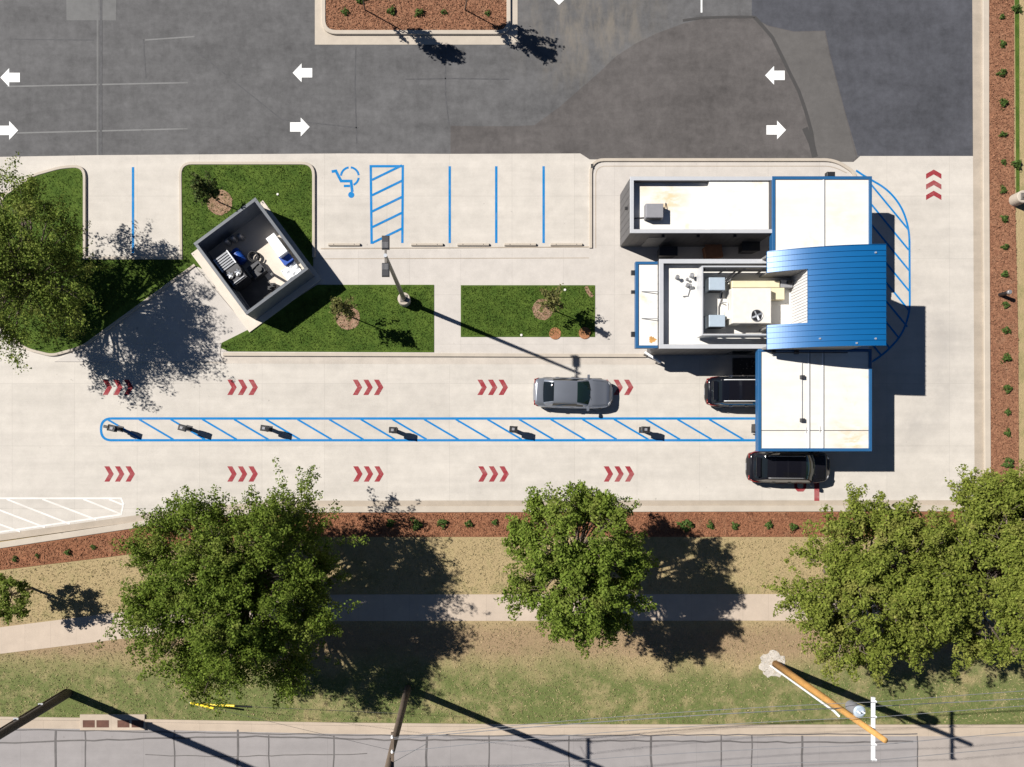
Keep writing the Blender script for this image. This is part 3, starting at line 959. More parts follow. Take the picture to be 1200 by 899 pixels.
right = [(1173, 22), (1173, 53), (1172, 87), (1173, 123), (1173, 159), (1174, 191), (1174, 223), (1175, 257), (1176, 290), (1176, 323), (1177, 358), (1177, 388), (1176, 420), (1179, 456), (1179, 483), (1179, 507), (1179, 543)]
for i, (x, y) in enumerate(right):
    shrub(x, y, .74 if i < 13 else .95, 'small green shrub in the right-hand mulch bed, %s from the top' % ORD[i], 'shrubs in the right-hand mulch bed')
bot = [(458, 613), (488, 613), (519, 613), (549, 614), (580, 613), (618, 616)]
for i, (x, y) in enumerate(bot):
    shrub(x, y, .95, 'green shrub in the red mulch bed, %s from the left before the middle tree' % ORD[i], 'shrubs in the red mulch bed')
for i, (x, y) in enumerate([(803, 615), (832, 615), (860, 616), (900, 615), (927, 618)]):
    shrub(x, y, .95, 'small green shrub in the red mulch bed, %s right of the middle tree' % ORD[i], 'shrubs in the red mulch bed')
for i, (x, y) in enumerate([(405, 16), (423, 2), (460, 14), (491, 17), (520, 16), (572, 17)]):
    shrub(x, y, .8, 'small shrub in the brown median bed at the top, %s from the left' % ORD[i], 'shrubs in the median bed')
for i, (x, y) in enumerate([(19, 655), (45, 651), (81, 648), (111, 641)]):
    shrub(x, y, .72, 'small scrubby shrub in the slanting mulch bed at lower left, %s from the left' % ORD[i], 'shrubs in the slanting mulch bed')
for i, (x, y) in enumerate([(1189, 12), (1189, 195)]):
    shrub(x, y, .8, 'low green tuft at the %s outer edge of the right-hand mulch bed' % ('upper', 'lower')[i], 'tufts at the bed edge')

# bark chips and grass blades nobody could count
def scatter(name, mat, polypx, n, size, z, asp, up, seed, label, cat):
    gg = np.random.default_rng(seed)
    pts = []
    xs = [p[0] for p in polypx]; ys = [p[1] for p in polypx]
    def inside(x, y):
        c = False
        for i in range(len(polypx)):
            (x0, y0), (x1, y1) = polypx[i - 1], polypx[i]
            if (y0 > y) != (y1 > y) and x < (x1 - x0) * (y - y0) / (y1 - y0) + x0: c = not c
        return c
    while len(pts) < n:
        x, y = gg.uniform(min(xs), max(xs)), gg.uniform(min(ys), max(ys))
        if inside(x, y): pts.append(P(x, y))
    C = np.array(pts); C[:, 2] = z + gg.uniform(0, .03, size=n)
    N = unit(gg.normal(size=(n, 3)) * (.35 if up else 1.0) + np.array([0, 0, 1.0 if up else .15]))
    o = leaf_object(leaves(C, N, size * gg.uniform(.5, 1.4, size=n), asp), name, mat, None)
    return tag(o, label, cat, kind='stuff')


def chipmat(name, a, b):
    n = NT(name)
    gm = n.new('ShaderNodeNewGeometry')
    return n.done(n.mix(gm.outputs['Random Per Island'], a, b), .95, spec=.1)


M['chip_brown'] = chipmat('loose brown chips', (.32, .165, .098), (.11, .05, .03))
M['chip_red'] = chipmat('loose red chips', (.32, .15, .085), (.11, .046, .026))
M['blade_dry'] = chipmat('straw blades', (.40, .32, .18), (.22, .19, .09))
M['blade_green'] = chipmat('lawn blades', (.072, .112, .019), (.040, .072, .012))
scatter('bark_chips', 'chip_brown', [(1158, -10), (1186, -10), (1187, 183), (1192, 400), (1192, 600), (1158, 600)], 6500, .055, .105, .4, True, 1, 'loose brown bark chips on the right-hand bed', 'bark chips')
scatter('bark_chips', 'chip_brown', [(382, -5), (594, -5), (594, 32), (588, 37), (388, 37), (382, 30)], 4500, .055, .105, .4, True, 2, 'loose brown bark chips on the median bed', 'bark chips')
scatter('bark_chips', 'chip_red', [(1157, 600), (330, 602), (230, 610), (150, 622), (-10, 646), (-10, 667), (140, 650), (250, 633), (375, 628), (1157, 628)], 13000, .055, .10, .4, True, 3, 'loose red bark chips on the long bed below the lanes', 'bark chips')
vl = [(-10, 670), (140, 653), (250, 636), (375, 631), (1200, 631), (1200, 695), (400, 695), (330, 697), (250, 702), (150, 714), (-10, 735)]
scatter('grass', 'blade_dry', vl, 16000, .07, .075, .18, False, 4, 'dry straw coloured grass between bed and sidewalk', 'grass')
vl2 = [(-10, 768), (150, 749), (250, 737), (400, 729), (1200, 729), (1200, 847), (600, 847), (200, 842), (-10, 838)]
scatter('grass', 'blade_dry', vl2, 24000, .07, .075, .18, False, 5, 'patchy dry grass between sidewalk and street kerb', 'grass')
scatter('grass', 'blade_green', [(215, 195), (365, 195), (365, 300), (310, 240), (228, 285), (228, 300), (130, 370), (100, 400), (100, 305), (215, 305)], 9000, .06, .105, .2, False, 6, 'lush green grass around the dark enclosure', 'grass')
scatter('grass', 'blade_green', [(40, 209), (72, 200), (97, 200), (97, 302), (110, 306), (100, 400), (62, 413), (30, 404), (0, 378), (-12, 320), (-10, 264), (10, 230)], 7000, .06, .105, .2, False, 9, 'lush green grass of the left island lawn', 'grass')
scatter('grass', 'blade_green', [(385, 336), (507, 336), (507, 411), (270, 411), (264, 403), (300, 388)], 8000, .06, .065, .2, False, 7, 'lush green grass beside the lamp pole', 'grass')
scatter('grass', 'blade_green', [(542, 336), (695, 336), (695, 393), (542, 393)], 6500, .06, .065, .2, False, 8, 'lush green grass of the short lawn', 'grass')

# ------------------------------------------------------------------ buildings
def rect(x0, y0, x1, y1, h):
    a = P(x0, y1, h); b = P(x1, y0, h)
    return a[0], a[1], b[0], b[1]         # xmin, ymin, xmax, ymax


def ring_box(mb, r, w, z0_, z1_, sides='NESW', ch=.0):
    x0, y0, x1, y1 = r
    if 'N' in sides: mb.box(x0, y1 - w, z0_, x1, y1, z1_, ch)
    if 'S' in sides: mb.box(x0, y0, z0_, x1, y0 + w, z1_, ch)
    if 'W' in sides: mb.box(x0, y0 + w, z0_, x0 + w, y1 - w, z1_, ch)
    if 'E' in sides: mb.box(x1 - w, y0 + w, z0_, x1, y1 - w, z1_, ch)
    return mb


def ribbed_wall(mb, r, z0_, z1_, sides, pitch=.3, d=.02):
    x0, y0, x1, y1 = r
    for s in sides:
        L = (x1 - x0) if s in 'NS' else (y1 - y0)
        for k in range(1, int(L / pitch)):
            q = k * pitch
            if s == 'S': mb.box(x0 + q, y0 - d, z0_, x0 + q + .04, y0 - .001, z1_)
            if s == 'N': mb.box(x0 + q, y1 + .001, z0_, x0 + q + .04, y1 + d, z1_)
            if s == 'W': mb.box(x0 - d, y0 + q, z0_, x0 - .001, y0 + q + .04, z1_)
            if s == 'E': mb.box(x1 + .001, y0 + q, z0_, x1 + d, y0 + q + .04, z1_)


# north building
HN = 3.15
r = rect(739, 207.5, 906, 272.5, HN)
nb = thing('storage_building', 'long charcoal clad flat building with white roof and one grey unit, nearest the asphalt', 'building', ((r[0] + r[2]) / 2, (r[1] + r[3]) / 2, .1))
mb = MB(); ring_box(mb, r, .16, .1, HN - .05); ribbed_wall(mb, r, .12, HN - .08, 'SWN', .42, .012); mb.build('wall', 'wall_dark', nb)
mb = MB(); ring_box(mb, (r[0] - .03, r[1] - .03, r[2], r[3] + .03), .21, HN - .05, HN, 'NSW', .01).build('coping', 'cap', nb)
ri = (r[0] + .165, r[1] + .165, r[2] - .165, r[3] - .165)
MB().box(ri[0], ri[1], HN - .8, ri[2], ri[3], HN - .47).build('roof', 'roof_white', nb)
xm = P(832, 0, HN)[0]
MB().box(xm, ri[1] + .0, HN - .469, ri[2], ri[3], HN - .13, .03).build('raised_roof', 'roof_white', nb)
for px in (777, 818, 861):
    p = P(px, 276.5, 2.7)
    MB().box(p[0] - .07, r[1] - .16, 2.62, p[0] + .07, r[1] - .013, 2.78, .01).build('wall_light', 'black', nb)
p = P(736, 244, 2.3)
MB().box(r[0] - .15, p[1] - .07, 2.2, r[0] - .013, p[1] + .07, 2.36, .01).build('wall_light', 'black', nb)
p = P(758, 203.5, 2.4)
MB().box(p[0] - .2, r[3] + .013, 2.3, p[0] + .2, r[3] + .22, 2.45, .01).build('wall_light', 'dark_metal', nb)
MB().box(r[0] + 1.2, r[1] - .03, .1, r[0] + 2.2, r[1] - .002, 2.2).build('door', 'wall_grey', nb)
MB().tube([(P(744.5, 254, HN - .1)[0], P(744.5, 254, HN - .1)[1], HN - .42), (*P(757, 254.5, 2.8)[:2], HN - .42)], .03, 8).build('conduit', 'dark_metal', nb)


def ac_unit(label, x0, y0, x1, y1, zb, zt, mat, group=None, louvre=True):
    a = rect(x0, y0, x1, y1, zt)
    c = ((a[0] + a[2]) / 2, (a[1] + a[3]) / 2, zb)
    t = thing('air_conditioner', label, 'air conditioner', c, group)
    MB().box(a[0], a[1], zb + .06, a[2], a[3], zt, .025).build('cabinet', mat, t)
    for sx in (a[0] + .06, a[2] - .06):
        MB().box(sx - .04, a[1] + .03, zb, sx + .04, a[3] - .03, zb + .06).build('foot', 'dark_metal', t)
    mb = MB()
    for k in range(6):
        z = zb + .15 + k * (zt - zb - .25) / 6
        mb.box(a[0] + .08, a[1] - .02, z, a[2] - .08, a[1] - .001, z + .045)
    mb.build('grille', 'dark_metal', t)
    MB().tube([(a[2] - .02, a[3] - .12, zb + .25), (a[2] + .18, a[3] - .12, zb + .2), (a[2] + .26, a[3] + .2, zb + .04)], .022, 6).build('pipe', 'black', t)
    return t


ac_unit('plain grey rooftop unit alone on the long white roof at the top', 757, 238.5, 777.5, 255, HN - .47, HN + .12, 'unit_grey')

# canopies
def canopy(name, label, px, top, thick, seams, hseam, cols):
    a = rect(*px, top)
    t = thing(name, label, 'canopy', ((a[0] + a[2]) / 2, (a[1] + a[3]) / 2, .02))
    w = .17
    MB().box(a[0] + w + .002, a[1] + w + .002, top - thick, a[2] - w - .002, a[3] - w - .002, top - .06).build('roof', 'canopy_white', t)
    mb = MB(); ring_box(mb, a, w, top - thick - .04, top, 'NESW', .012).build('fascia', 'fascia', t)
    for sx in seams:
        X = P(sx, 0, top)[0]
        MB().box(X - .022, a[1] + w + .004, top - .061, X + .022, a[3] - w - .004, top - .045).build('roof_seam', 'seamline', t)
        MB().box(X - .10, a[1] + w + .004, top - .061, X - .026, a[3] - w - .004, top - .03, .01).build('roof_cap', 'white_metal', t)
    if hseam:
        Y = P(0, hseam, top)[1]
        MB().box(a[0] + w + .01, Y - .02, top - .061, a[2] - w - .01, Y + .02, top - .047).build('roof_seam', 'seamline', t)
    for cx, cy in cols:
        c = P(cx, cy, top)
        mb = MB(); mb.box(c[0] - .1, c[1] - .1, .02, c[0] + .1, c[1] + .1, top - thick - .001, .01)
        mb.box(c[0] - .18, c[1] - .18, .02, c[0] + .18, c[1] + .18, .05).build('column', 'wall_dark', t)
    return t


HC = 3.2
cn = canopy('service_canopy', 'white flat canopy with blue fascia above the curved blue roof, nearest the asphalt', (905, 206.5, 1022, 303.6), HC, .38, (967,), None, ((915, 215), (1012, 215)))
cs = canopy('service_canopy', 'white flat canopy with blue fascia over the two lanes where black cars wait', (888.5, 408.5, 1022, 529), HC - .03, .38, (949.5, 966), 504.5, ((908, 502), (1010, 502), (1010, 420)))
p = P(973, 204, 3.0)
MB().box(p[0] - .22, p[1] - .16, 2.8, p[0] + .22, p[1] + .09, 3.12, .02).build('floodlight', 'black', cn)
top = HC - .03
q0, q1 = P(940, 424, top), P(940, 494, top)
MB().tube([(q0[0], q0[1], top - .02), (q1[0], q1[1], top - .02)], .022, 8).build('conduit', 'mid_metal', cs)
for a in ((940, 442), (940, 492.5), (906, 412.5), (933, 413)):
    q = P(*a, top)
    MB().box(q[0] - .11, q[1] - .1, top - .058, q[0] + .11, q[1] + .1, top + .13, .02).build('junction_box', 'dark_metal', cs)
for a in ((945, 504), (961, 503)):
    q = P(*a, top)
    MB().tube([(q[0], q[1] - .16, top - .03), (q[0], q[1] + .16, top - .03)], .016, 6).build('tie_clip', 'mid_metal', cs)

# main building
HM, ZR = 3.2, 2.75
a = rect(773, 304, 1018, 408.5, HM)
mbld = thing('coffee_stand', 'drive-through building with white flat roofs, rooftop equipment screen and curved blue metal roof', 'building', ((a[0] + a[2]) / 2, (a[1] + a[3]) / 2, .1))
mb = MB(); ring_box(mb, a, .2, .1, HM - .04); ribbed_wall(mb, a, .12, HM - .1, 'NSW', .45, .01); mb.build('wall', 'wall_dark', mbld)
ring_box(MB(), (a[0] - .02, a[1] - .005, a[2], a[3] + .02), .24, HM - .04, HM, 'NSW', .012).build('coping', 'cap', mbld)
MB().box(a[0] + .205, a[1] + .205, ZR - .3, a[2] - .205, a[3] - .205, ZR).build('roof', 'roof_white', mbld)
# west awning
b = rect(745, 306.5, 775, 408, 2.8)
aw = MB().box(b[0] + .16, b[1] + .16, 2.5, a[0] - .004, b[3] - .16, 2.74).build('awning', 'roof_white', mbld)
ring_box(MB(), (b[0], b[1], a[0] - .003, b[3]), .155, 2.46, 2.8, 'NSW', .012).build('fascia', 'fascia', aw)
for y in (341.5, 373):
    q0, q1 = P(752, y, 2.8), P(772, y + .5, 3.0)
    MB().tube([(q0[0], q0[1], 2.76), (q1[0], q1[1], 3.05)], .022, 6).build('tie_rod', 'mid_metal', aw)
q = P(764.5, 398, 2.75)
MB().poly([(q[0] + .28 * math.cos(t) * rng.uniform(.5, 1.1), q[1] + .2 * math.sin(t) * rng.uniform(.5, 1.1)) for t in np.linspace(0, 6.28, 18)[:-1]], 2.745).build('rust_stain', 'rust', aw)
for y, s in ((320, .13), (342.5, .09), (392, .14)):
    q = P(742, y, 2.5)
    MB().box(b[0] - .2, q[1] - s, 2.46, b[0] - .002, q[1] + s, 2.62, .02).build('wall_lamp', 'black', aw)
# glazing and serving hatch under the canopy
MB().box(a[0] + 4.4, a[1] - .03, .9, a[0] + 5.5, a[1] - .002, 2.1).build('window', 'glass', mbld)
MB().box(a[0] - .03, a[1] + 1.6, .12, a[0] - .002, a[1] + 2.6, 2.2).build('door', 'wall_grey', mbld)
# vents on the west roof
for x, y, rr, hh in ((794, 324.5, .07, .35), (811, 322.5, .08, .35), (805.5, 327, .05, .25), (806, 334, .07, .3), (809, 334.5, .06, .25)):
    q = P(x, y, ZR + hh)
    m_ = MB(); m_.cyl(q, rr, ZR, ZR + hh, 12); m_.cyl(q, rr * 1.7, ZR + hh, ZR + hh + .05, 12, rr * 1.1).build('vent_pipe', 'mid_metal', mbld)
q0, q1 = P(808, 336, ZR), P(805, 347, ZR)
MB().tube([(q0[0], q0[1], ZR + .08), (q1[0], q1[1], ZR + .08), (q1[0] - .25, q1[1] - .03, ZR + .08)], .03, 8).build('drain_pipe', 'mid_metal', mbld)

# equipment screen
ZS = 4.0
sx0, sy0, sx1, sy1 = rect(822.5, 311.5, 962, 393, ZS)
scr = MB(); ring_box(scr, (sx0, sy0, sx1, sy1), .07, ZR + .26, ZS, 'NSW')
scr = scr.build('equipment_screen', 'cap', mbld)
ring_box(MB(), (sx0 + .072, sy0 + .072, sx1, sy1 - .072), .03, ZR + .27, ZS - .06, 'NSW').build('screen_liner', 'wall_grey', scr)
for k in range(5):
    X = sx0 + .25 + k * 1.05
    for Y in (sy0 + .14, sy1 - .14):
        MB().box(X - .035, Y - .03, ZR, X + .035, Y + .03, ZS - .1).build('screen_post', 'dark_metal', scr)
for Y in (sy0 + 1.0, sy0 + 2.6):
    MB().box(sx0 + .11, Y - .03, ZR, sx0 + .17, Y + .03, ZS - .1).build('screen_post', 'dark_metal', scr)
MB().tube([(sx0 + .4, sy1 - .2, ZS - .16), (sx0 + 4.2, sy1 - .2, ZS - .16)], .045, 8).build('refrigerant_pipe', 'black', scr)
for X in (sx0 + 1.5, sx0 + 1.75):
    MB().tube([(X + .4, sy1 - .22, ZS - .2), (X + .1, sy1 - .5, ZR + .5), (X - .1, sy1 - .75, ZR + .35)], .04, 8).build('refrigerant_pipe', 'black', scr)

# curved blue roof: an arc that rises eastwards; seams run with the arc
xw = P(899, 0, 4.2)[0]; xe = P(1038.5, 0, 5.75)[0]
yn = P(0, 292.5, 4.6)[1]; ys = P(0, 406.8, 5.2)[1]
RISE, ZE = 1.55, 5.75
RR = ((xe - xw) ** 2 + RISE ** 2) / (2 * RISE)
def zarc(x): return ZE - (RR - math.sqrt(max(0, RR * RR - (xe - x) ** 2)))
xn = P(947, 0, zarc(P(947, 0, 5.1)[0]))[0]
nyn = P(0, 317, 4.7)[1]; nys = P(0, 379.5, 4.7)[1]
def sheet(mb, x0, x1, y0, y1, nx, th=.10):
    xs = [x0 + (x1 - x0) * i / nx for i in range(nx + 1)]
    rings = [[(x, y0, zarc(x) - th), (x, y1, zarc(x) - th), (x, y1, zarc(x)), (x, y0, zarc(x))] for x in xs]
    mb.rings([list(reversed(q)) for q in rings])
mb = MB()
sheet(mb, xn, xe, ys, yn, 26)
sheet(mb, xw, xn - .001, nyn, yn, 14)
sheet(mb, xw, xn - .001, ys, nys, 14)
L = yn - ys
K = 18
for k in range(K + 1):
    y = ys + .02 + (L - .04) * k / K
    x0 = xw if (y > nyn - .01 or y < nys + .01) else xn
    xs = [x0 + (xe - x0) * i / 26 for i in range(27)]
    mb.rings([[(x, y - .016, zarc(x) + .001), (x, y + .016, zarc(x) + .001), (x, y + .012, zarc(x) + .045), (x, y - .012, zarc(x) + .045)][::-1] for x in xs])
blue = mb.build('curved_roof', 'blue_roof', mbld)
# walls that carry it
mb = MB()
def arcwall(mb, x0, x1, y, t, zb):
    xs = [x0 + (x1 - x0) * i / 14 for i in range(15)]
    mb.rings([[(x, y, zb), (x, y + t, zb), (x, y + t, zarc(x) - .105), (x, y, zarc(x) - .105)][::-1] for x in xs])
arcwall(mb, xw + .1, xe - .9, yn - .22, .12, ZR + .01)
arcwall(mb, xw + .1, xe - .9, ys + .10, .12, ZR + .01)
arcwall(mb, xw + .1, xn - .01, nyn + .02, .10, ZR + .01)
arcwall(mb, xw + .1, xn - .01, nys - .12, .10, ZR + .01)
mb.box(xe - .9, ys + .1, ZR + .01, xe - .78, yn - .1, zarc(xe - .9) - .12)
mb.build('tower_wall', 'wall_grey', mbld)
mb = MB().box(xn + .03, nys - .1, ZR + .01, xn + .1, nyn + .1, zarc(xn) - .1)
for k in range(int((nyn - nys) / .16)):
    mb.box(xn - .005, nys + .02 + k * .16, ZR + .02, xn + .0299, nys + .10 + k * .16, zarc(xn) - .105)
mb.build('ribbed_wall', 'rib_white', mbld)
for x, y in ((962, 396.5), (1001, 403), (1022, 398), (1022, 298)):
    q = P(x, y, 5.4)
    MB().cyl(q, .05, zarc(q[0]) - .01, zarc(q[0]) + .06, 10).build('roof_fixing', 'galv', mbld)
MB().tube([(xw + .4, ys - .08, ZR + .7), (xe - .9, ys - .08, ZR + .7)], .03, 8).build('wall_conduit', 'dark_metal', mbld)

# rooftop equipment inside the screen
ac_unit('pale blue grey condenser inside the roof screen, the upper one by the pipes', 831, 325, 850, 340, ZR, ZR + .85, 'unit_blue', 'condensers inside the roof screen')
ac_unit('pale blue grey condenser inside the roof screen, the lower one', 831, 369, 850, 383, ZR, ZR + .85, 'unit_blue', 'condensers inside the roof screen')
zt = ZR + 1.0
u = rect(858, 337.5, 904, 379, zt)
rtu = thing('rooftop_unit', 'big off-white rooftop unit with a round black fan inside the roof screen', 'rooftop unit', ((u[0] + u[2]) / 2, (u[1] + u[3]) / 2, ZR))
MB().box(u[0], u[1], ZR + .12, u[2], u[3], zt, .03).build('cabinet', 'unit_white', rtu)
MB().box(u[0] + .1, u[1] + .1, ZR, u[2] - .1, u[3] - .1, ZR + .12).build('base_rail', 'dark_metal', rtu)
q = P(886.5, 370, zt)
fan = MB().cyl(q, .31, zt + .001, zt + .03, 28).build('fan', 'black', rtu)
m_ = MB()
for k in range(28):
    t0, t1 = 2 * math.pi * k / 28, 2 * math.pi * (k + 1) / 28
m_.tube([(q[0] + .31 * math.cos(t), q[1] + .31 * math.sin(t), zt + .035) for t in np.linspace(0, 2 * math.pi, 29)], .02, 6, False)
m_.build('fan_guard', 'mid_metal', fan)
m_ = MB()
for k in range(4):
    t = k * math.pi / 2 + .4
    m_.obox((q[0] + .14 * math.cos(t), q[1] + .14 * math.sin(t), zt + .045), (math.cos(t), math.sin(t), 0), (-math.sin(t), math.cos(t), .5), (0, -.5, 1), .13, .06, .004)
m_.build('fan_blade', 'galv', fan)
MB().box(u[0] + .5, u[1] - .02, ZR + .25, u[2] - .5, u[1] - .001, zt - .2).build('access_panel', 'unit_grey', rtu)
MB().box(u[0] - .22, u[1] + .3, ZR + .15, u[0] - .002, u[1] + .75, zt - .35, .02).build('control_box', 'unit_white', rtu)
MB().tube([(u[0] - .1, u[1] + .75, ZR + .5), (u[0] - .1, u[1] + 1.2, ZR + .5), (u[0] - .35, u[1] + 1.3, ZR + .1)], .03, 6).build('conduit', 'mid_metal', rtu)
dz = ZR + .55
d = rect(858, 329, 914, 337, dz)
duct = thing('supply_duct', 'cream coloured rooftop duct running beside the big off-white unit', 'duct', ((d[0] + d[2]) / 2, (d[1] + d[3]) / 2, ZR))
MB().box(d[0], d[1], ZR + .05, d[2], d[3], dz, .03).build('duct_run', 'cream', duct)
e = rect(906, 338.5, 920, 351, dz)
MB().box(u[2] + .03, e[1], ZR + .05, e[2], d[1] - .002, dz - .04, .03).build('duct_branch', 'cream', duct)
f_ = rect(915, 328, 929, 337, ZR + .5)
bx = thing('electrical_box', 'dark box at the inner corner of the roof screen beside the duct', 'electrical box', ((f_[0] + f_[2]) / 2, (f_[1] + f_[3]) / 2, ZR))
MB().box(*f_[:2], ZR, *f_[2:], ZR + .5, .02).build('case', 'unit_grey', bx)
qq = P(925, 331, ZR + .5)
MB().cyl(qq, .13, ZR + .5, ZR + .6, 14).build('cover', 'black', bx)
# conduit runs between condensers
q = [P(846, 341, ZR), P(845, 352, ZR), P(842, 360, ZR), P(842, 369, ZR)]
tag(MB().tube([(x, y, ZR + .05) for x, y, z in q], .035, 8).build('pipe_run', 'dark_metal', org=(q[0][0], q[0][1], ZR)), 'dark insulated pipe lying on the roof between the two pale blue condensers', 'pipe')

# things in the gap between the two buildings
def bin_(label, px, py, w, d_, h):
    p_ = P(px, py)
    t = thing('waste_bin', label, 'bin', (p_[0], p_[1], .1))
    m2 = MB()
    rr = lambda s, z: [(-w * s, -d_ * s, z), (w * s, -d_ * s, z), (w * s, d_ * s, z), (-w * s, d_ * s, z)]
    m2.rings([rr(.42, .08), rr(.5, h)]).build('body', 'black', t, local=True)
    MB().box(-w * .53, -d_ * .53, h, w * .53, d_ * .53, h + .06, .02).build('lid', 'black', t, local=True)
    for sx in (-.3, .3):
        MB().tube([(w * sx - .02, d_ * .46, .1), (w * sx + .06, d_ * .46, .1)], .1, 12).build('wheel', 'tyre', t, local=True)
bin_('black waste bin in the narrow gap near the canopy', 872, 293, .95, .65, 1.05)
bin_('black waste bin in the narrow gap, at its left end', 778, 299.5, 1.0, .5, .9)
p_ = P(833, 298)
cb = thing('cardboard_box', 'brown cardboard box left in the narrow gap between the buildings', 'box', (p_[0], p_[1], .1), rotz=.15)
MB().box(-.5, -.35, 0, .5, .35, .5, .01).build('carton', 'brown_card', cb, local=True)
MB().obox((-.5, -.5, .45), (1, 0, 0), (0, 1, .4), (0, -.4, 1), .0 + .5, .17, .008).build('flap', 'brown_card', cb, local=True)
MB().obox((.05, .5, .48), (1, 0, 0), (0, 1, -.2), (0, .2, 1), .5, .16, .008).build('flap', 'brown_card', cb, local=True)
p_ = P(763, 421)
gr = thing('barrier_arm', 'short pale metal rail standing askew at the corner of the left awning', 'rail', (p_[0] - .1, p_[1], .02), rotz=R(-33))
MB().box(-.55, -.06, .82, .55, .06, .96, .02).build('rail', 'white_metal', gr, local=True)
for sx in (-.42, .42):
    MB().cyl((sx, 0), .035, 0, .82, 10).build('post', 'dark_metal', gr, local=True)
p_ = P(872, 432)
mt = thing('floor_mat', 'dark speckled mat beside the black car at the serving side', 'mat', (p_[0], p_[1], .1))
MB().box(-.7, -.55, -.06, .9, .6, .03, .01).build('mat', 'rubber', mt, local=True)
m_ = MB()
for k in range(24):
    x, y = rng.uniform(-.65, .8), rng.uniform(-.5, .5)
    m_.cyl((x, y), rng.uniform(.02, .05), .03, .05, 8)
m_.build('spill', 'pole_grey', mt, local=True)

# ------------------------------------------------------------------ dark enclosure
EH = 2.05
cor = [P(x, y, EH)[:2] for x, y in ((226.7, 285.5), (298.8, 232), (361.5, 315), (284, 367))]
W_, N_, E_, S_ = [Vector(c) for c in cor]
U = (N_ - W_).normalized(); V = (E_ - N_).normalized()
lu, lv = (N_ - W_).length, (E_ - N_).length
ctr = (W_ + E_) / 2
ang = math.atan2(U.y, U.x)
enc = thing('equipment_enclosure', 'open-topped slate enclosure set askew in the lawn, full of equipment', 'enclosure', (ctr.x, ctr.y, .1), rotz=ang)
hu, hv = lu / 2, lv / 2         # local x along W-N, local y = -V
def encbox(mb, x0, y0, x1, y1, z0_, z1_, ch=0): mb.box(x0, y0, z0_ - .1, x1, y1, z1_ - .1, ch)
mb = MB()
t_ = .13
encbox(mb, -hu, -hv, hu, -hv + t_, .14, EH - .05); encbox(mb, -hu, hv - t_, hu, hv, .14, EH - .05)
encbox(mb, -hu, -hv + t_, -hu + t_, hv - t_, .14, EH - .05); encbox(mb, hu - t_, -hv + t_, hu, hv - t_, .14, EH - .05)
mb.build('wall', 'enc_wall', enc, local=True)
mb = MB(); t2 = .18; e2 = .02
encbox(mb, -hu - e2, -hv - e2, hu + e2, -hv - e2 + t2, EH - .05, EH, .01); encbox(mb, -hu - e2, hv + e2 - t2, hu + e2, hv + e2, EH - .05, EH, .01)
encbox(mb, -hu - e2, -hv - e2 + t2, -hu - e2 + t2, hv + e2 - t2, EH - .05, EH, .01); encbox(mb, hu + e2 - t2, -hv - e2 + t2, hu + e2, hv + e2 - t2, EH - .05, EH, .01)
mb.build('coping', 'enc_cap', enc, local=True)
mb = MB(); encbox(mb, -hu - .72, -hv - .36, hu + .22, hv + .40, .04, .138, .01)
mb.build('slab', 'enc_floor', enc, local=True)


def ep(px, py, h): return P(px, py, h)
ZF = .14
# compressor with slatted cover and two fans
c0 = ep(269.8, 314.5, 1.4)
cp = thing('compressor_unit', 'unit with pale slatted cover and two round fans inside the dark enclosure', 'compressor', (c0[0], c0[1], ZF), rotz=ang)
MB().box(-.5, -.98, 0, .5, .92, 1.32, .02).build('cabinet', 'dark_metal', cp, local=True)
m_ = MB()
m_.box(-.49, .02, 1.322, -.43, .9, 1.4); m_.box(.43, .02, 1.322, .49, .9, 1.4)
for k in range(6): m_.obox((0, .1 + k * .145, 1.38), (1, 0, 0), (0, 1, .25), (0, -.25, 1), .43, .042, .012)
m_.build('slatted_cover', 'cap', cp, local=True)
for x, y in ((-.22, -.36), (.24, -.48)):
    fo = MB().cyl((x, y), .23, 1.322, 1.40, 20).build('fan', 'black', cp, local=True)
    m_ = MB()
    for k in range(5):
        t = k * 1.2566
        m_.obox((x + .1 * math.cos(t), y + .1 * math.sin(t), 1.425), (math.cos(t), math.sin(t), 0), (-math.sin(t), math.cos(t), .4), (0, -.4, 1), .09, .045, .006)
    m_.build('fan_blade', 'galv', fo, local=True)
MB().tube([(-.4, -.86, 1.36), (.4, -.86, 1.36)], .03, 8).build('handle', 'cap', cp, local=True)
# blue drum lying down
c0 = ep(279.5, 300.5, .5)
dr = thing('drum', 'blue plastic drum lying beside the slatted unit in the enclosure', 'drum', (c0[0], c0[1], ZF), rotz=ang)
MB().tube([(0, -.46, .29), (0, -.44, .29), (0, -.2, .29), (0, .2, .29), (0, .44, .29), (0, .46, .29)], [.2, .27, .29, .29, .27, .2], 20).build('body', 'blue_plastic', dr, local=True)
for y in (-.16, .16): MB().tube([(0, y - .02, .29), (0, y + .02, .29)], .305, 20).build('hoop', 'blue_plastic', dr, local=True)
# hose coil
c0 = ep(297, 300.5, .4)
ho = MB()
ho.tube([(c0[0] + (.27 + .05 * math.sin(t * .31)) * math.cos(t), c0[1] + (.27 + .05 * math.sin(t * .31)) * math.sin(t), ZF + .06 + t * .012) for t in np.linspace(0, 6.283 * 4, 90)], .04, 6)
tag(ho.build('hose_coil', 'rubber', org=(c0[0], c0[1], ZF), smooth=True), 'coiled black hose in the middle of the dark enclosure', 'hose')
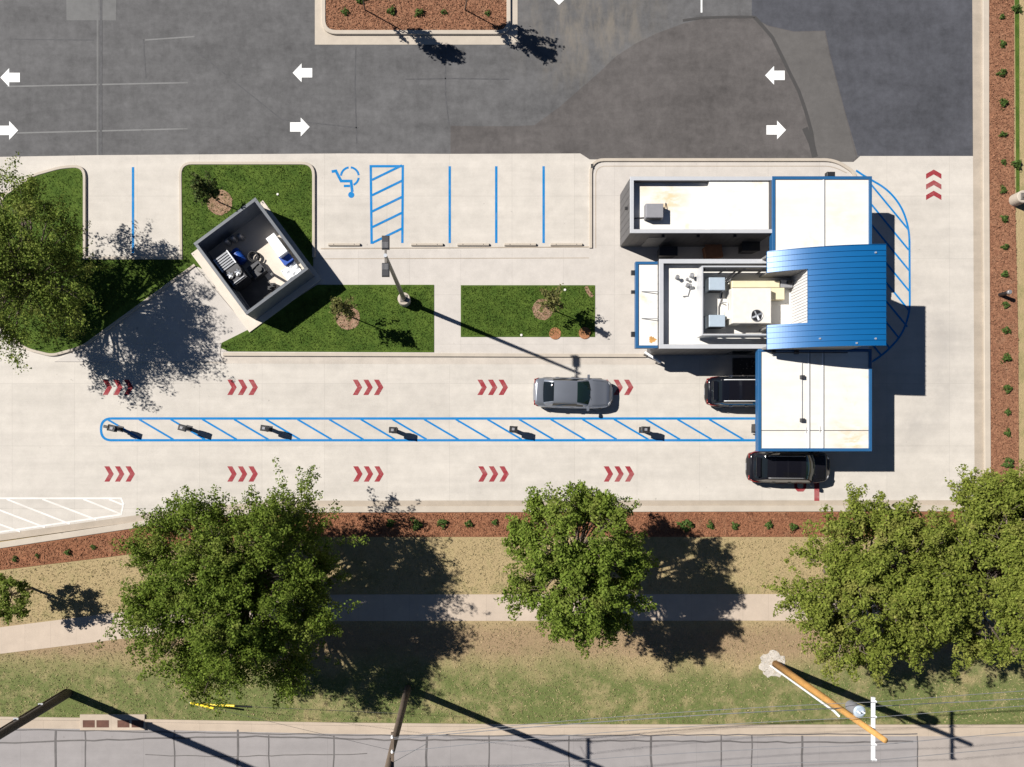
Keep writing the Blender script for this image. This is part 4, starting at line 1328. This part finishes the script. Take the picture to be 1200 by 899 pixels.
# black pump box
c0 = ep(300.5, 316, .6)
pb = thing('pump_box', 'black pump housing on the enclosure floor below the hose coil', 'pump', (c0[0], c0[1], ZF), rotz=ang)
MB().box(-.42, -.4, 0, .42, .4, .5, .03).build('housing', 'dark_metal', pb, local=True)
MB().tube([(-.35, -.3, .52), (-.35, .1, .56), (.3, .2, .54)], .035, 8).build('pipe', 'black', pb, local=True)
MB().cyl((.15, -.1), .17, .5, .62, 16).build('motor', 'black', pb, local=True)
# white cabinet
c0 = ep(324.3, 286.8, .95)
wc = thing('white_cabinet', 'bright white cabinet against the right wall of the dark enclosure', 'cabinet', (c0[0], c0[1], ZF), rotz=ang)
MB().box(-.3, -.66, .05, .28, .66, .8, .02).build('case', 'white_plastic', wc, local=True)
MB().box(-.27, -.62, 0, .25, .62, .05).build('plinth', 'dark_metal', wc, local=True)
MB().box(-.315, -.05, .3, -.302, .05, .6).build('handle', 'galv', wc, local=True)
# blue crate
c0 = ep(335.3, 302.8, .45)
cr = thing('plastic_crate', 'blue plastic crate next to the bright white cabinet in the enclosure', 'crate', (c0[0], c0[1], ZF), rotz=ang)
m_ = MB(); ring_box(m_, (-.3, -.3, .3, .3), .03, .02, .34); m_.box(-.27, -.27, .02, .27, .27, .10)
m_.build('box', 'blue_plastic', cr, local=True)
MB().box(-.32, -.32, .34, .32, .32, .37, .01).build('lid', 'blue_plastic', cr, local=True)
# crumpled white sheet
c0 = ep(341.3, 317.5, .3)
m_ = MB(); nn = 12
gp = [[(-.5 + i / nn, -.35 + j * .7 / nn, .05 + .16 * abs(math.sin(i * .55 + j * .35) * math.cos(j * .5 - i * .3))) for j in range(nn + 1)] for i in range(nn + 1)]
vs = [Matrix.Rotation(ang, 3, 'Z') @ Vector(p) + Vector((c0[0], c0[1], ZF)) for row in gp for p in row]
m_.add(vs, [(i * (nn + 1) + j, (i + 1) * (nn + 1) + j, (i + 1) * (nn + 1) + j + 1, i * (nn + 1) + j + 1) for i in range(nn) for j in range(nn)])
sh = m_.build('plastic_sheet', 'white_plastic', org=(c0[0], c0[1], ZF), smooth=True)
sol = sh.modifiers.new('thickness', 'SOLIDIFY'); sol.thickness = .012; sol.offset = 1.0
tag(sh, 'crumpled white plastic sheet in the corner of the dark enclosure', 'plastic sheet')
MB().poly([P(x, y, .14)[:2] for x, y in ((278, 338), (306, 317), (321, 337), (327, 343), (296, 365))], .145).build('dark_floor_patch', 'floor_dark', enc, org=(0, 0, 0)).matrix_parent_inverse = enc.matrix_basis.inverted()  # thin sheet that makes the lower part of the slab darker
# leaning board
c0 = ep(319.5, 322, .3)
tag(MB().obox((c0[0], c0[1], ZF + .36), (U.x, U.y, 0), (V.x * .35, V.y * .35, .9), (V.x * .9, V.y * .9, -.35), .06, .42, .3 * .1 + .02).build('board', 'wall_grey', org=(c0[0], c0[1], ZF)), 'grey board propped up on the enclosure floor', 'board')
for i, (x, y) in enumerate(((316.5, 338), (320.5, 334.5))):
    c0 = ep(x, y, .3)
    tag(MB().box(c0[0] - .12, c0[1] - .12, ZF, c0[0] + .12, c0[1] + .12, ZF + .3, .02).cyl((c0[0], c0[1]), .05, ZF + .3, ZF + .38, 10).build('canister', 'black', org=(c0[0], c0[1], ZF)), 'small black canister by the lower enclosure wall, the %s one' % ('left', 'right')[i], 'canister', 'black canisters in the enclosure')
for i, (x, y) in enumerate(((266, 283.5), (273.5, 279.5), (281.5, 277))):
    c0 = ep(x, y, .7)
    bo = thing('gas_bottle', 'grey gas bottle in the shade of the upper left enclosure wall, %s of three' % ('left', 'middle', 'right')[i], 'gas bottle', (c0[0], c0[1], ZF), 'gas bottles in the enclosure')
    MB().rings([[(rr * math.cos(t), rr * math.sin(t), z) for t in np.linspace(0, 2 * math.pi, 17)[:-1]] for rr, z in ((.10, 0), (.15, .04), (.15, .75), (.11, .85), (.05, .9))]).build('cylinder', 'mid_metal', bo, local=True, smooth=True)
    MB().cyl((0, 0), .035, .9, .98, 10).build('valve', 'dark_metal', bo, local=True)

# ------------------------------------------------------------------ order posts
def order_post():
    t = thing('order_post', '', 'order post', (0, 0, .02), 'black order posts on the blue striped island')
    MB().box(-.17, -.17, 0, .17, .17, .03, .01).build('base_plate', 'dark_metal', t, local=True)
    MB().box(-.11, -.09, .03, .11, .09, .82, .01).build('pedestal', 'black', t, local=True)
    m2 = MB(); m2.box(-.22, -.17, .82, .17, .17, 1.18, .03)
    m2.box(.17, -.18, .95, .22, .18, 1.22, .01)
    m2.build('head', 'black', t, local=True)
    MB().obox((-.02, 0, 1.20), (1, 0, .0), (0, 1, 0), (0, 0, 1), .075, .07, .012).build('top_panel', 'unit_grey', t, local=True)
    MB().box(-.231, -.12, .9, -.221, .12, 1.1).build('display', 'glass', t, local=True)
    return t


op = order_post()
spots = ((138.5, 501.5, 2.9), (219, 501, -.25), (313, 501.5, -.15), (460, 503.5, -.05), (598, 502.5, -.08), (749.5, 503, -.05))
ords = ('leftmost, with its arm pointing left', 'second from the left', 'third from the left', 'fourth from the left', 'fifth from the left, under the silver car', 'last one before the canopy')
for i, (x, y, rz) in enumerate(spots):
    o = op if i == 0 else copy_tree(op)
    o.location = (*P(x + 2.5, y + 1)[:2], .02)
    o.rotation_euler.z = rz
    o['label'] = 'black order post on the striped island, ' + ords[i]
p0 = op.children
MB().box(.27, -.08, .98, .5, .08, 1.12, .01).build('arm', 'black', op, local=True)
p_ = P(882.5, 502)
pp = thing('payment_post', 'black payment post half under the left edge of the lane canopy', 'post', (p_[0], p_[1], .02))
MB().box(-.1, -.2, 0, .1, .24, 1.2, .02).build('cabinet', 'black', pp, local=True)
MB().box(-.08, -.42, .9, .08, -.28, 1.1, .02).build('sign_box', 'unit_grey', pp, local=True)
MB().cyl((0, -.35), .03, 0, .9, 8).build('pole', 'dark_metal', pp, local=True)

# ------------------------------------------------------------------ lamp pole
def lamp_pole(label, px, py, h, zb):
    p_ = P(px, py)
    t = thing('lamp_pole', label, 'lamp pole', (p_[0], p_[1], zb))
    MB().cyl((0, 0), .36, -.1, .75, 26, .36, .03).build('footing', 'kerb', t, local=True, smooth=False)
    m2 = MB(); m2.box(-.2, -.2, .75, .2, .2, .79, .01); m2.cyl((0, 0), .13, .79, h, 16, .075)
    m2.build('pole', 'pole_grey', t, local=True)
    for s in (1, -1):
        MB().box(-.05, s * .1 if s > 0 else -.3, h - .2, .05, .3 if s > 0 else -.1, h - .12).build('arm', 'pole_grey', t, local=True)
        hd = MB().box(-.17, s * .31 if s > 0 else -.92, h - .24, .17, .92 if s > 0 else -.31, h - .08, .03).build('lamp_head', 'dark_metal', t, local=True)
        m2 = MB()
        for k in range(5): m2.box(-.12 + k * .055, s * .36 if s > 0 else -.62, h - .08, -.10 + k * .055, .62 if s > 0 else -.36, h - .05)
        m2.build('heat_sink', 'mid_metal', hd, local=True)
    MB().cyl((0, 0), .085, h, h + .03, 14).build('cap', 'galv', t, local=True)
    return t


lamp_pole('tall twin-headed lamp pole on a round concrete footing at the corner of the lawn', 474.5, 353, 11.0, .06)
lamp_pole('pole on a pale round concrete footing in the right-hand bed, mostly out of frame', 1188, 235.5, 11.0, .1)
p_ = P(1170.5, 346)
bl = thing('bollard_light', 'short dark bollard light in the right-hand mulch bed', 'bollard', (p_[0], p_[1], .1))
MB().cyl((0, 0), .11, 0, .78, 16).build('post', 'black', bl, local=True)
MB().cyl((0, 0), .13, .78, .9, 16, .12, .02).build('cap', 'mid_metal', bl, local=True)

# ------------------------------------------------------------------ utility poles and wires
def lerp3(a_, b_, t): return tuple(a_[i] + (b_[i] - a_[i]) * t for i in range(3))


pa = P(81, 812)
p1 = thing('utility_pole', 'dark creosoted utility pole with a pale riser, cut off by the lower left edge', 'utility pole', (pa[0], pa[1], .05))
MB().tube([(0, 0, -.1), (0, 0, 3), (0, 0, 8), (0, 0, 13.5)], [.25, .235, .2, .16], 14).build('pole', 'wood_dark', p1, local=True, smooth=True)
MB().tube([(-.18, .23, 0), (-.16, .21, 6), (-.14, .18, 11)], .045, 8).build('riser', 'wood_old', p1, local=True)
for z in (2.8, 5.2, 7.6): MB().box(-.26, .12, z, .0, .30, z + .06).build('riser_clip', 'galv', p1, local=True)

pb_ = P(478, 806)
p2 = thing('utility_pole', 'slim brown weathered utility pole leaving the frame below the big dark tree', 'utility pole', (pb_[0], pb_[1], .05))
MB().tube([(0, 0, -.1), (0, 0, 4), (0, 0, 9), (0, 0, 12.3)], [.21, .19, .16, .13], 14).build('pole', 'wood_old', p2, local=True, smooth=True)
Z2 = 11.15
a2 = MB().box(-.06, -1.35, Z2, .07, 1.35, Z2 + .13)
cross2 = a2.build('crossarm', 'wood_old', p2, local=True)
cross2.location.x = .16
ins_y = (-1.2, -.55, .55, 1.2)
for y in ins_y:
    MB().cyl((.16, y), .06, Z2 + .13, Z2 + .3, 10, .05).build('insulator', 'white_plastic', p2, local=True)
MB().tube([(.2, 0, Z2), (1.6, .1, .0 + Z2 - 2.0)], .012, 5).build('brace', 'galv', p2, local=True)

pc = P(908, 777.5)
p3 = thing('utility_pole', 'new orange timber utility pole with white crossarm and transformer at lower right', 'utility pole', (pc[0], pc[1], .06))
MB().tube([(0, 0, -.1), (0, 0, 4), (0, 0, 9), (0, 0, 12.4)], [.2, .185, .15, .12], 14).build('pole', 'wood_new', p3, local=True, smooth=True)
MB().tube([(-.27, -.12, .0), (-.27, -.12, 8.2), (-.10, -.32, 8.35)], .055, 8).build('riser', 'white_metal', p3, local=True)
Z3 = 10.9
MB().box(.13, -1.42, Z3, .27, 1.42, Z3 + .14, .015).build('crossarm', 'white_metal', p3, local=True)
for y in (-1.3, -.62, .62, 1.3):
    MB().cyl((.2, y), .055, Z3 + .14, Z3 + .33, 10, .045).build('insulator', 'white_plastic', p3, local=True)
tz = 9.2
tr = MB().cyl((.03, .48), .26, tz, tz + .85, 22, .26, .03).build('transformer', 'unit_grey', p3, local=True)
MB().cyl((.03, .48), .28, tz + .85, tz + .9, 22, .2).build('lid', 'unit_blue', tr, local=True)
for x in (-.08, .14): MB().cyl((x, .5), .035, tz + .9, tz + 1.12, 8).build('bushing', 'white_plastic', tr, local=True)
MB().box(.0, .14, tz + .3, .07, .24, tz + .6).build('bracket', 'galv', tr, local=True)


def wire(label, a_, b_, sag, r_=.013):
    pts = []
    for i in range(25):
        t = i / 24
        p_ = lerp3(a_, b_, t)
        pts.append((p_[0], p_[1], p_[2] - sag * 4 * t * (1 - t)))
    o = MB().tube(pts, r_, 5).build('overhead_wire', 'wire', org=a_)
    return tag(o, label, 'wire', 'overhead wires along the street')


i3 = [(pc[0] + .2, pc[1] + y, .06 + Z3 + .34) for y in (1.3, .62, -.62, -1.3)]
i2 = [(pb_[0] + .16, pb_[1] + y, .05 + Z2 + .31) for y in (1.2, .55, -.55, -1.2)]
for i, nm in enumerate(('uppermost', 'second', 'third', 'lowest')):
    wire('thin overhead wire between slim brown pole and orange pole, %s of four' % nm, i2[i], i3[i], .55)
    wire('thin pale overhead wire from the orange pole to the right edge, %s of four' % nm, i3[i], (pc[0] + 48, pc[1] + 3.0 + (1.5 - i) * .68, 11.2), .7)
wire('thin overhead cable from the slim brown pole to the orange pole, slung below the crossarms', (pb_[0], pb_[1] + .16, 8.8), (pc[0] - .1, pc[1] + .16, 8.6), .4, .02)
wire('thin overhead cable from the orange pole to the right edge, slung below the crossarm', (pc[0] + .1, pc[1] + .16, 8.6), (pc[0] + 48, pc[1] + 2.2, 9.0), .5, .02)
wire('thin overhead wire from the dark pole to the slim brown pole', (pa[0], pa[1], 12.6), (pb_[0], pb_[1] + .1, 12.2), .5)
# guys
for i, (ax, ay, hz, nm) in enumerate(((222.5, 823.5, 9.8, 'left'), (236, 825.5, 4.6, 'right'))):
    a_ = P(ax, ay, .06); b_ = (pb_[0], pb_[1], hz)
    g_ = thing('guy_wire', 'steel guy wire with a bright yellow guard staked in the grass, the %s one' % nm, 'guy wire', a_, 'guy wires of the slim brown pole')
    MB().tube([a_, b_], .008, 5).build('cable', 'dark_metal', g_)
    d_ = (Vector(b_) - Vector(a_)).normalized()
    MB().tube([Vector(a_) + d_ * .1, Vector(a_) + d_ * 2.35], .06, 8).build('guard', 'yellow', g_)
    MB().tube([Vector(a_) - d_ * .15, Vector(a_) + d_ * .12], .03, 6).build('anchor_rod', 'galv', g_)


# ------------------------------------------------------------------ cars
def smooth_path(keys, x):
    for (x0, v0), (x1, v1) in zip(keys[:-1], keys[1:]):
        if x <= x1:
            t = max(0, (x - x0) / (x1 - x0))
            t = t * t * (3 - 2 * t) * .5 + t * .5
            return v0 + (v1 - v0) * t
    return keys[-1][1]


def car(name, label, cat, px, py, rotz, L, Wd, paint_, width_keys, deck_keys, belt, gx, roofh, wbelt, wroof, glass_front, suv, rails=None, panels=()):
    """Origin at the middle of the wheelbase on the ground; x runs forward; gx = rear foot, roof rear, roof front, screen foot (from the tail)."""
    c0 = P(px, py)
    t = thing(name, label, cat, (c0[0], c0[1], .02), rotz=rotz)
    h2 = L / 2
    zl = .24 if not suv else .28
    mb = MB(); rings = []
    NX = 46
    for i in range(NX + 1):
        f = i / NX
        x = L * (.5 - .5 * math.cos(math.pi * f))
        hw = smooth_path(width_keys, x) * Wd / 2
        zd = smooth_path(deck_keys, x)
        nose = min(1, x / .12 + .02, (L - x) / .14 + .02)
        zlo = zl + (1 - min(1, x / .5, (L - x) / .5)) * .16
        sh = min(belt, zd - .02)
        half = [(0, zlo), (hw * .80, zlo), (hw * .955, zlo + .08), (hw, zlo + (sh - zlo) * .45), (hw * .985, sh - .14), (hw * .945, sh - .03), (hw * .87, (sh + zd) / 2 + .012), (hw * .62, zd), (hw * .3, zd + .022), (0, zd + .03)]
        cz = zlo + (zd - zlo) * .5
        half = [(y * (.82 + .18 * nose), cz + (z - cz) * (.6 + .4 * nose)) for y, z in half]
        ring = [(x - h2, y, z) for y, z in half] + [(x - h2, -y, z) for y, z in reversed(half[1:-1])]
        rings.append(ring)
    mb.rings(rings)
    body = mb.build('body', paint_, t, local=True, smooth=True)
    # greenhouse, one grid split into screens, windows and roof
    NU, NV = 64, 40
    xa, xb, xc, xd = gx
    def zr(x):
        if x < xb:
            s = (x - xa) / (xb - xa); return belt + .02 + (roofh - .0273 - belt - .02) * (1 - (1 - s) ** 1.5)
        if x > xc:
            s = (xd - x) / (xd - xc); return belt - .02 + (roofh - .0422 - belt + .02) * (1 - (1 - s) ** 1.35)
        s = (x - xb) / (xc - xb)
        return roofh - .05 + .05 * math.sin(math.pi * (s * .8 + .15)) - (.0 if s < .7 else 0)
    def wr(x):
        base = wroof
        if x < xb: base = wroof + (wbelt * .93 - wroof) * (1 - (x - xa) / (xb - xa)) * .6
        if x > xc: base = wroof + (wbelt * .95 - wroof) * (1 - (xd - x) / (xd - xc)) * .8
        return base
    def pos(x, v):
        av = abs(v); s = 1 if v >= 0 else -1
        z = zr(x); y_r = wr(x); wb = min(wbelt, smooth_path(width_keys, x) * Wd / 2 * .93)
        y_r = min(y_r, wb - .01)
        if av <= .7:
            q = av / .7
            bow = 0
            if x < xb: bow = -.07 * q * q * (1 - (x - xa) / (xb - xa)) * -1
            if x > xc: bow = -.14 * q * q * (1 - (xd - x) / (xd - xc))
            return (x + bow - h2, s * y_r * q, z - .05 * q ** 3)
        q = (av - .7) / .3
        bow = 0
        if x < xb: bow = .07 * (1 - (x - xa) / (xb - xa))
        if x > xc: bow = -.14 * (1 - (xd - x) / (xd - xc))
        return (x + bow - h2, s * (y_r + (wb - y_r) * q), z - .05 + (belt - .02 - z + .05) * (q ** 1.15))
    us = sorted(set([xa + (xd - xa) * i / NU for i in range(NU + 1)] + [xb, xc]))
    vs_ = [-1 + 2 * j / NV for j in range(NV + 1)]
    parts = {}
    def cls(x, v):
        av = abs(v)
        if x > xc + .03: 
            if av < .66: return 'windshield'
            if av > .78 and x < xd - .45: return 'side_window_l' if v > 0 else 'side_window_r'
            return 'roof'
        if x < xb - .03 and x > xa + (.06 if not suv else .04):
            if av < .62: return 'rear_window'
        if av > .77 and av < .97 and x > (xb - .25 if suv else xb - .05):
            return 'side_window_l' if v > 0 else 'side_window_r'
        return 'roof'
    for i in range(len(us) - 1):
        for j in range(NV):
            k = cls((us[i] + us[i + 1]) / 2, (vs_[j] + vs_[j + 1]) / 2)
            parts.setdefault(k, []).append((i, j))
    for k, cells in parts.items():
        mb = MB(); idx = {}
        for i, j in cells:
            q = []
            for a_, b_ in ((i, j), (i + 1, j), (i + 1, j + 1), (i, j + 1)):
                if (a_, b_) not in idx:
                    idx[(a_, b_)] = len(mb.v); mb.v.append(pos(us[a_], vs_[b_]))
                q.append(idx[(a_, b_)])
            mb.f.append(tuple(q))
        nm = 'side_window' if k.startswith('side') else k
        mb.build(nm, {'windshield': glass_front, 'rear_window': 'glass', 'side_window': 'glass', 'roof': paint_}[nm], t, local=True, smooth=True)
    # lights
    wt = smooth_path(width_keys, .2) * Wd / 2
    for s in (1, -1):
        m2 = MB()
        z1_ = smooth_path(deck_keys, .15)
        if suv:
            pts = [(.10, .99), (.28, 1.0), (.75, 1.005)]
        else:
            pts = [(.06, .95), (.16, .99), (.30, 1.0)]
        m2.tube([(x - h2, s * (smooth_path(width_keys, x) * Wd / 2 * f), belt - .07) for x, f in pts], [.022, .026, .010], 8)
        m2.tube([(.06 - h2, s * wt * .6, z1_ - .1), (.05 - h2, s * wt * .95, z1_ - .1)], .03, 8)
        m2.build('taillight', 'red_lens', t, local=True, smooth=True)
        m2 = MB()
        zf = smooth_path(deck_keys, L - .25)
        wf = smooth_path(width_keys, L - .25) * Wd / 2
        m2.tube([(L - .52 - h2, s * wf * .93, zf + .0), (L - .30 - h2, s * wf * .84, zf - .035), (L - .16 - h2, s * wf * .66, zf - .07)], [.03, .07, .04], 8)
        m2.build('headlight', 'clear_lens', t, local=True, smooth=True)
        mx = xd - .25
        m2 = MB()
        m2.rings([[(mx - h2 + ax, s * (Wd / 2 * .95 + yy), belt + .04 + zz_) for ax, zz_ in ((-.06 * q_, -.06 * q_), (.08 * q_, -.06 * q_), (.08 * q_, .07 * q_), (-.06 * q_, .07 * q_))] for yy, q_ in ((-.06, .5), (.03, 1), (.17, 1), (.2, .6))])
        m2.build('mirror', paint_, t, local=True)
        for wx in (L * .19, L * .80):
            whl = MB().tube([(wx - h2, s * (Wd / 2 - .24), .34), (wx - h2, s * (Wd / 2 - .22), .34), (wx - h2, s * (Wd / 2 - .02), .34), (wx - h2, s * (Wd / 2 + .0), .34)], [.30, .33, .33, .30], 26).build('wheel', 'tyre', t, local=True, smooth=True)
            MB().tube([(wx - h2, s * (Wd / 2 - .03), .34), (wx - h2, s * (Wd / 2 + .006), .34)], [.21, .2], 20).build('rim', 'rim', whl, local=True)
        for hx in ((xa + xd) / 2 + .35, (xa + xd) / 2 - .55):
            yy = smooth_path(width_keys, hx) * Wd / 2
            MB().box(hx - h2 - .1, s * yy - .012, belt - .14, hx - h2 + .1, s * yy + .012, belt - .11).build('door_handle', 'chrome' if suv else paint_, t, local=True)
    MB().box(-h2 - .008, -.2, .52, -h2 + .03, .2, .64).build('number_plate', 'unit_grey', t, local=True)
    # dark lower grille, shut lines
    MB().box(h2 - .05, -.5, .38, h2 + .004, .5, .52).build('grille', 'black', t, local=True)
    m2 = MB()
    zz0 = smooth_path(deck_keys, xd + .02)
    for s in (1, -1):
        pts = []
        for k in range(9):
            x = xd + (L - .45 - xd) * k / 8
            hw = smooth_path(width_keys, x) * Wd / 2
            pts.append((x - h2, s * hw * .80, smooth_path(deck_keys, x) + .004 - .004))
        m2.tube(pts, .010, 4)
    m2.build('hood_seam', 'black', t, local=True)
    m2 = MB()
    for s in (.1, -.45):
        m2.tube([(xd - .04 - h2, s * wbelt - .05, belt + .03), (xd - .22 - h2, s * wbelt + .35, belt + .11)], .012, 5)
    m2.build('wiper', 'black', t, local=True)
    if rails:
        for s in (1, -1):
            MB().tube([(x - h2, s * (wroof - .06), roofh + .0 - .06 * (k in (0, 4)) + .02) for k, x in enumerate((xb + .05, xb + .2, (xb + xc) / 2, xc - .2, xc - .02))], .024, 8).build('roof_rail', rails, t, local=True, smooth=True)
    for x0, x1 in panels:
        m2 = MB()
        n1 = 6
        for i in range(n1):
            xs0, xs1 = x0 + (x1 - x0) * i / n1, x0 + (x1 - x0) * (i + 1) / n1
            ys_ = [-.55, -.28, 0, .28, .55]
            for j in range(4):
                zq = lambda X, Y: zr(X) + .006 - .05 * min(1, abs(Y) / wroof) ** 3
                m2.add([(xs0 - h2, ys_[j], zq(xs0, ys_[j])), (xs1 - h2, ys_[j], zq(xs1, ys_[j])), (xs1 - h2, ys_[j + 1], zq(xs1, ys_[j + 1])), (xs0 - h2, ys_[j + 1], zq(xs0, ys_[j + 1]))], [(0, 1, 2, 3)])
        m2.build('sunroof', 'sunroof', t, local=True, smooth=True)
    if suv:
        MB().obox((xa + .14 - h2, 0, roofh - .10), (1, 0, 0), (0, 1, 0), (0, 0, 1), .12, wroof * .8, .02).build('spoiler', paint_, t, local=True)
    return t


wk = [(0, .70), (.07, .82), (.25, .92), (.7, .975), (1.5, 1.0), (3.2, 1.0), (3.8, .975), (4.2, .91), (4.45, .78), (4.6, .50)]
car('sedan', 'silver sedan in the upper lane, alone on the red chevrons', 'car', 670.0, 461.5, R(-1.2), 4.60, 1.78, 'silver', wk,
    [(0, .86), (.1, 1.0), (.5, 1.02), (1.0, .98), (3.0, .95), (3.4, .96), (4.2, .80), (4.6, .55)], .93, (.42, 1.12, 2.42, 3.36), 1.43, .81, .62, 'green_glass', False)
wk2 = [(0, .62), (.06, .76), (.2, .88), (.5, .96), (1.3, 1.0), (3.3, 1.0), (4.0, .975), (4.45, .89), (4.7, .75), (4.85, .48)]
dk2 = [(0, .80), (.1, 1.02), (.5, 1.08), (1.0, 1.05), (3.4, 1.05), (3.7, 1.09), (4.4, .98), (4.85, .62)]
car('suv', 'black sport utility car with bright roof rails, nose under the lane canopy', 'car', 869.5, 460.0, 0, 4.75, 1.76, 'blackpaint', [(x * 4.75 / 4.85, w) for x, w in wk2], [(x * 4.75 / 4.85, w) for x, w in dk2], 1.04, (.20, .75, 2.95, 3.72), 1.66, .84, .66, 'glass', True, 'white_metal', ((1.1, 2.6),))
car('suv', 'dark bronze-sided sport utility car just below the lane canopy, beside the red stop bar', 'car', 918.5, 547.0, R(-.6), 4.85, 1.86, 'brownpaint', wk2, dk2, 1.06, (.22, .85, 3.0, 3.85), 1.69, .88, .68, 'green_glass', True, 'mid_metal', ((1.35, 1.95), (2.05, 2.75)))

# ------------------------------------------------------------------ sky, sun, camera
az = math.atan2(-.383, .924)
el = R(45)
d = Vector((math.cos(az) * math.cos(el), math.sin(az) * math.cos(el), -math.sin(el)))
sun = bpy.data.lights.new('sun', 'SUN')
sun.energy = 5.0
sun.angle = R(.53)
sun.color = (1.0, .955, .89)
so = bpy.data.objects.new('sun', sun)
so.rotation_euler = d.to_track_quat('-Z', 'Y').to_euler()
so.location = (-30, 15, 60)
COL.objects.link(so)
w = bpy.data.worlds.new('World')
scene.world = w
w.use_nodes = True
nt = w.node_tree
sky = nt.nodes.new('ShaderNodeTexSky')
sky.sky_type = 'NISHITA'
sky.sun_disc = False
sky.sun_elevation = el
sky.sun_rotation = math.atan2(-d.x, -d.y)
sky.altitude = 3000
sky.air_density = .65
sky.dust_density = .05
sky.ozone_density = 2.0
bg = nt.nodes['Background']
bg.inputs['Strength'].default_value = .05
nt.links.new(sky.outputs[0], bg.inputs[0])

cam = bpy.data.cameras.new('camera')
cam.sensor_width = 36
cam.lens = 36 * FPX / 1200
cam.shift_x = 51 / 1200
cam.shift_y = 77.5 / 1200
cam.clip_end = 2000
co = bpy.data.objects.new('camera', cam)
co.location = (CAMX, CAMY, CAMH)
COL.objects.link(co)
scene.camera = co
scene.view_settings.view_transform = 'Standard'
scene.view_settings.look = 'None'
scene.view_settings.exposure = .66
scene.view_settings.gamma = 1.0
scene.cycles.use_denoising = True
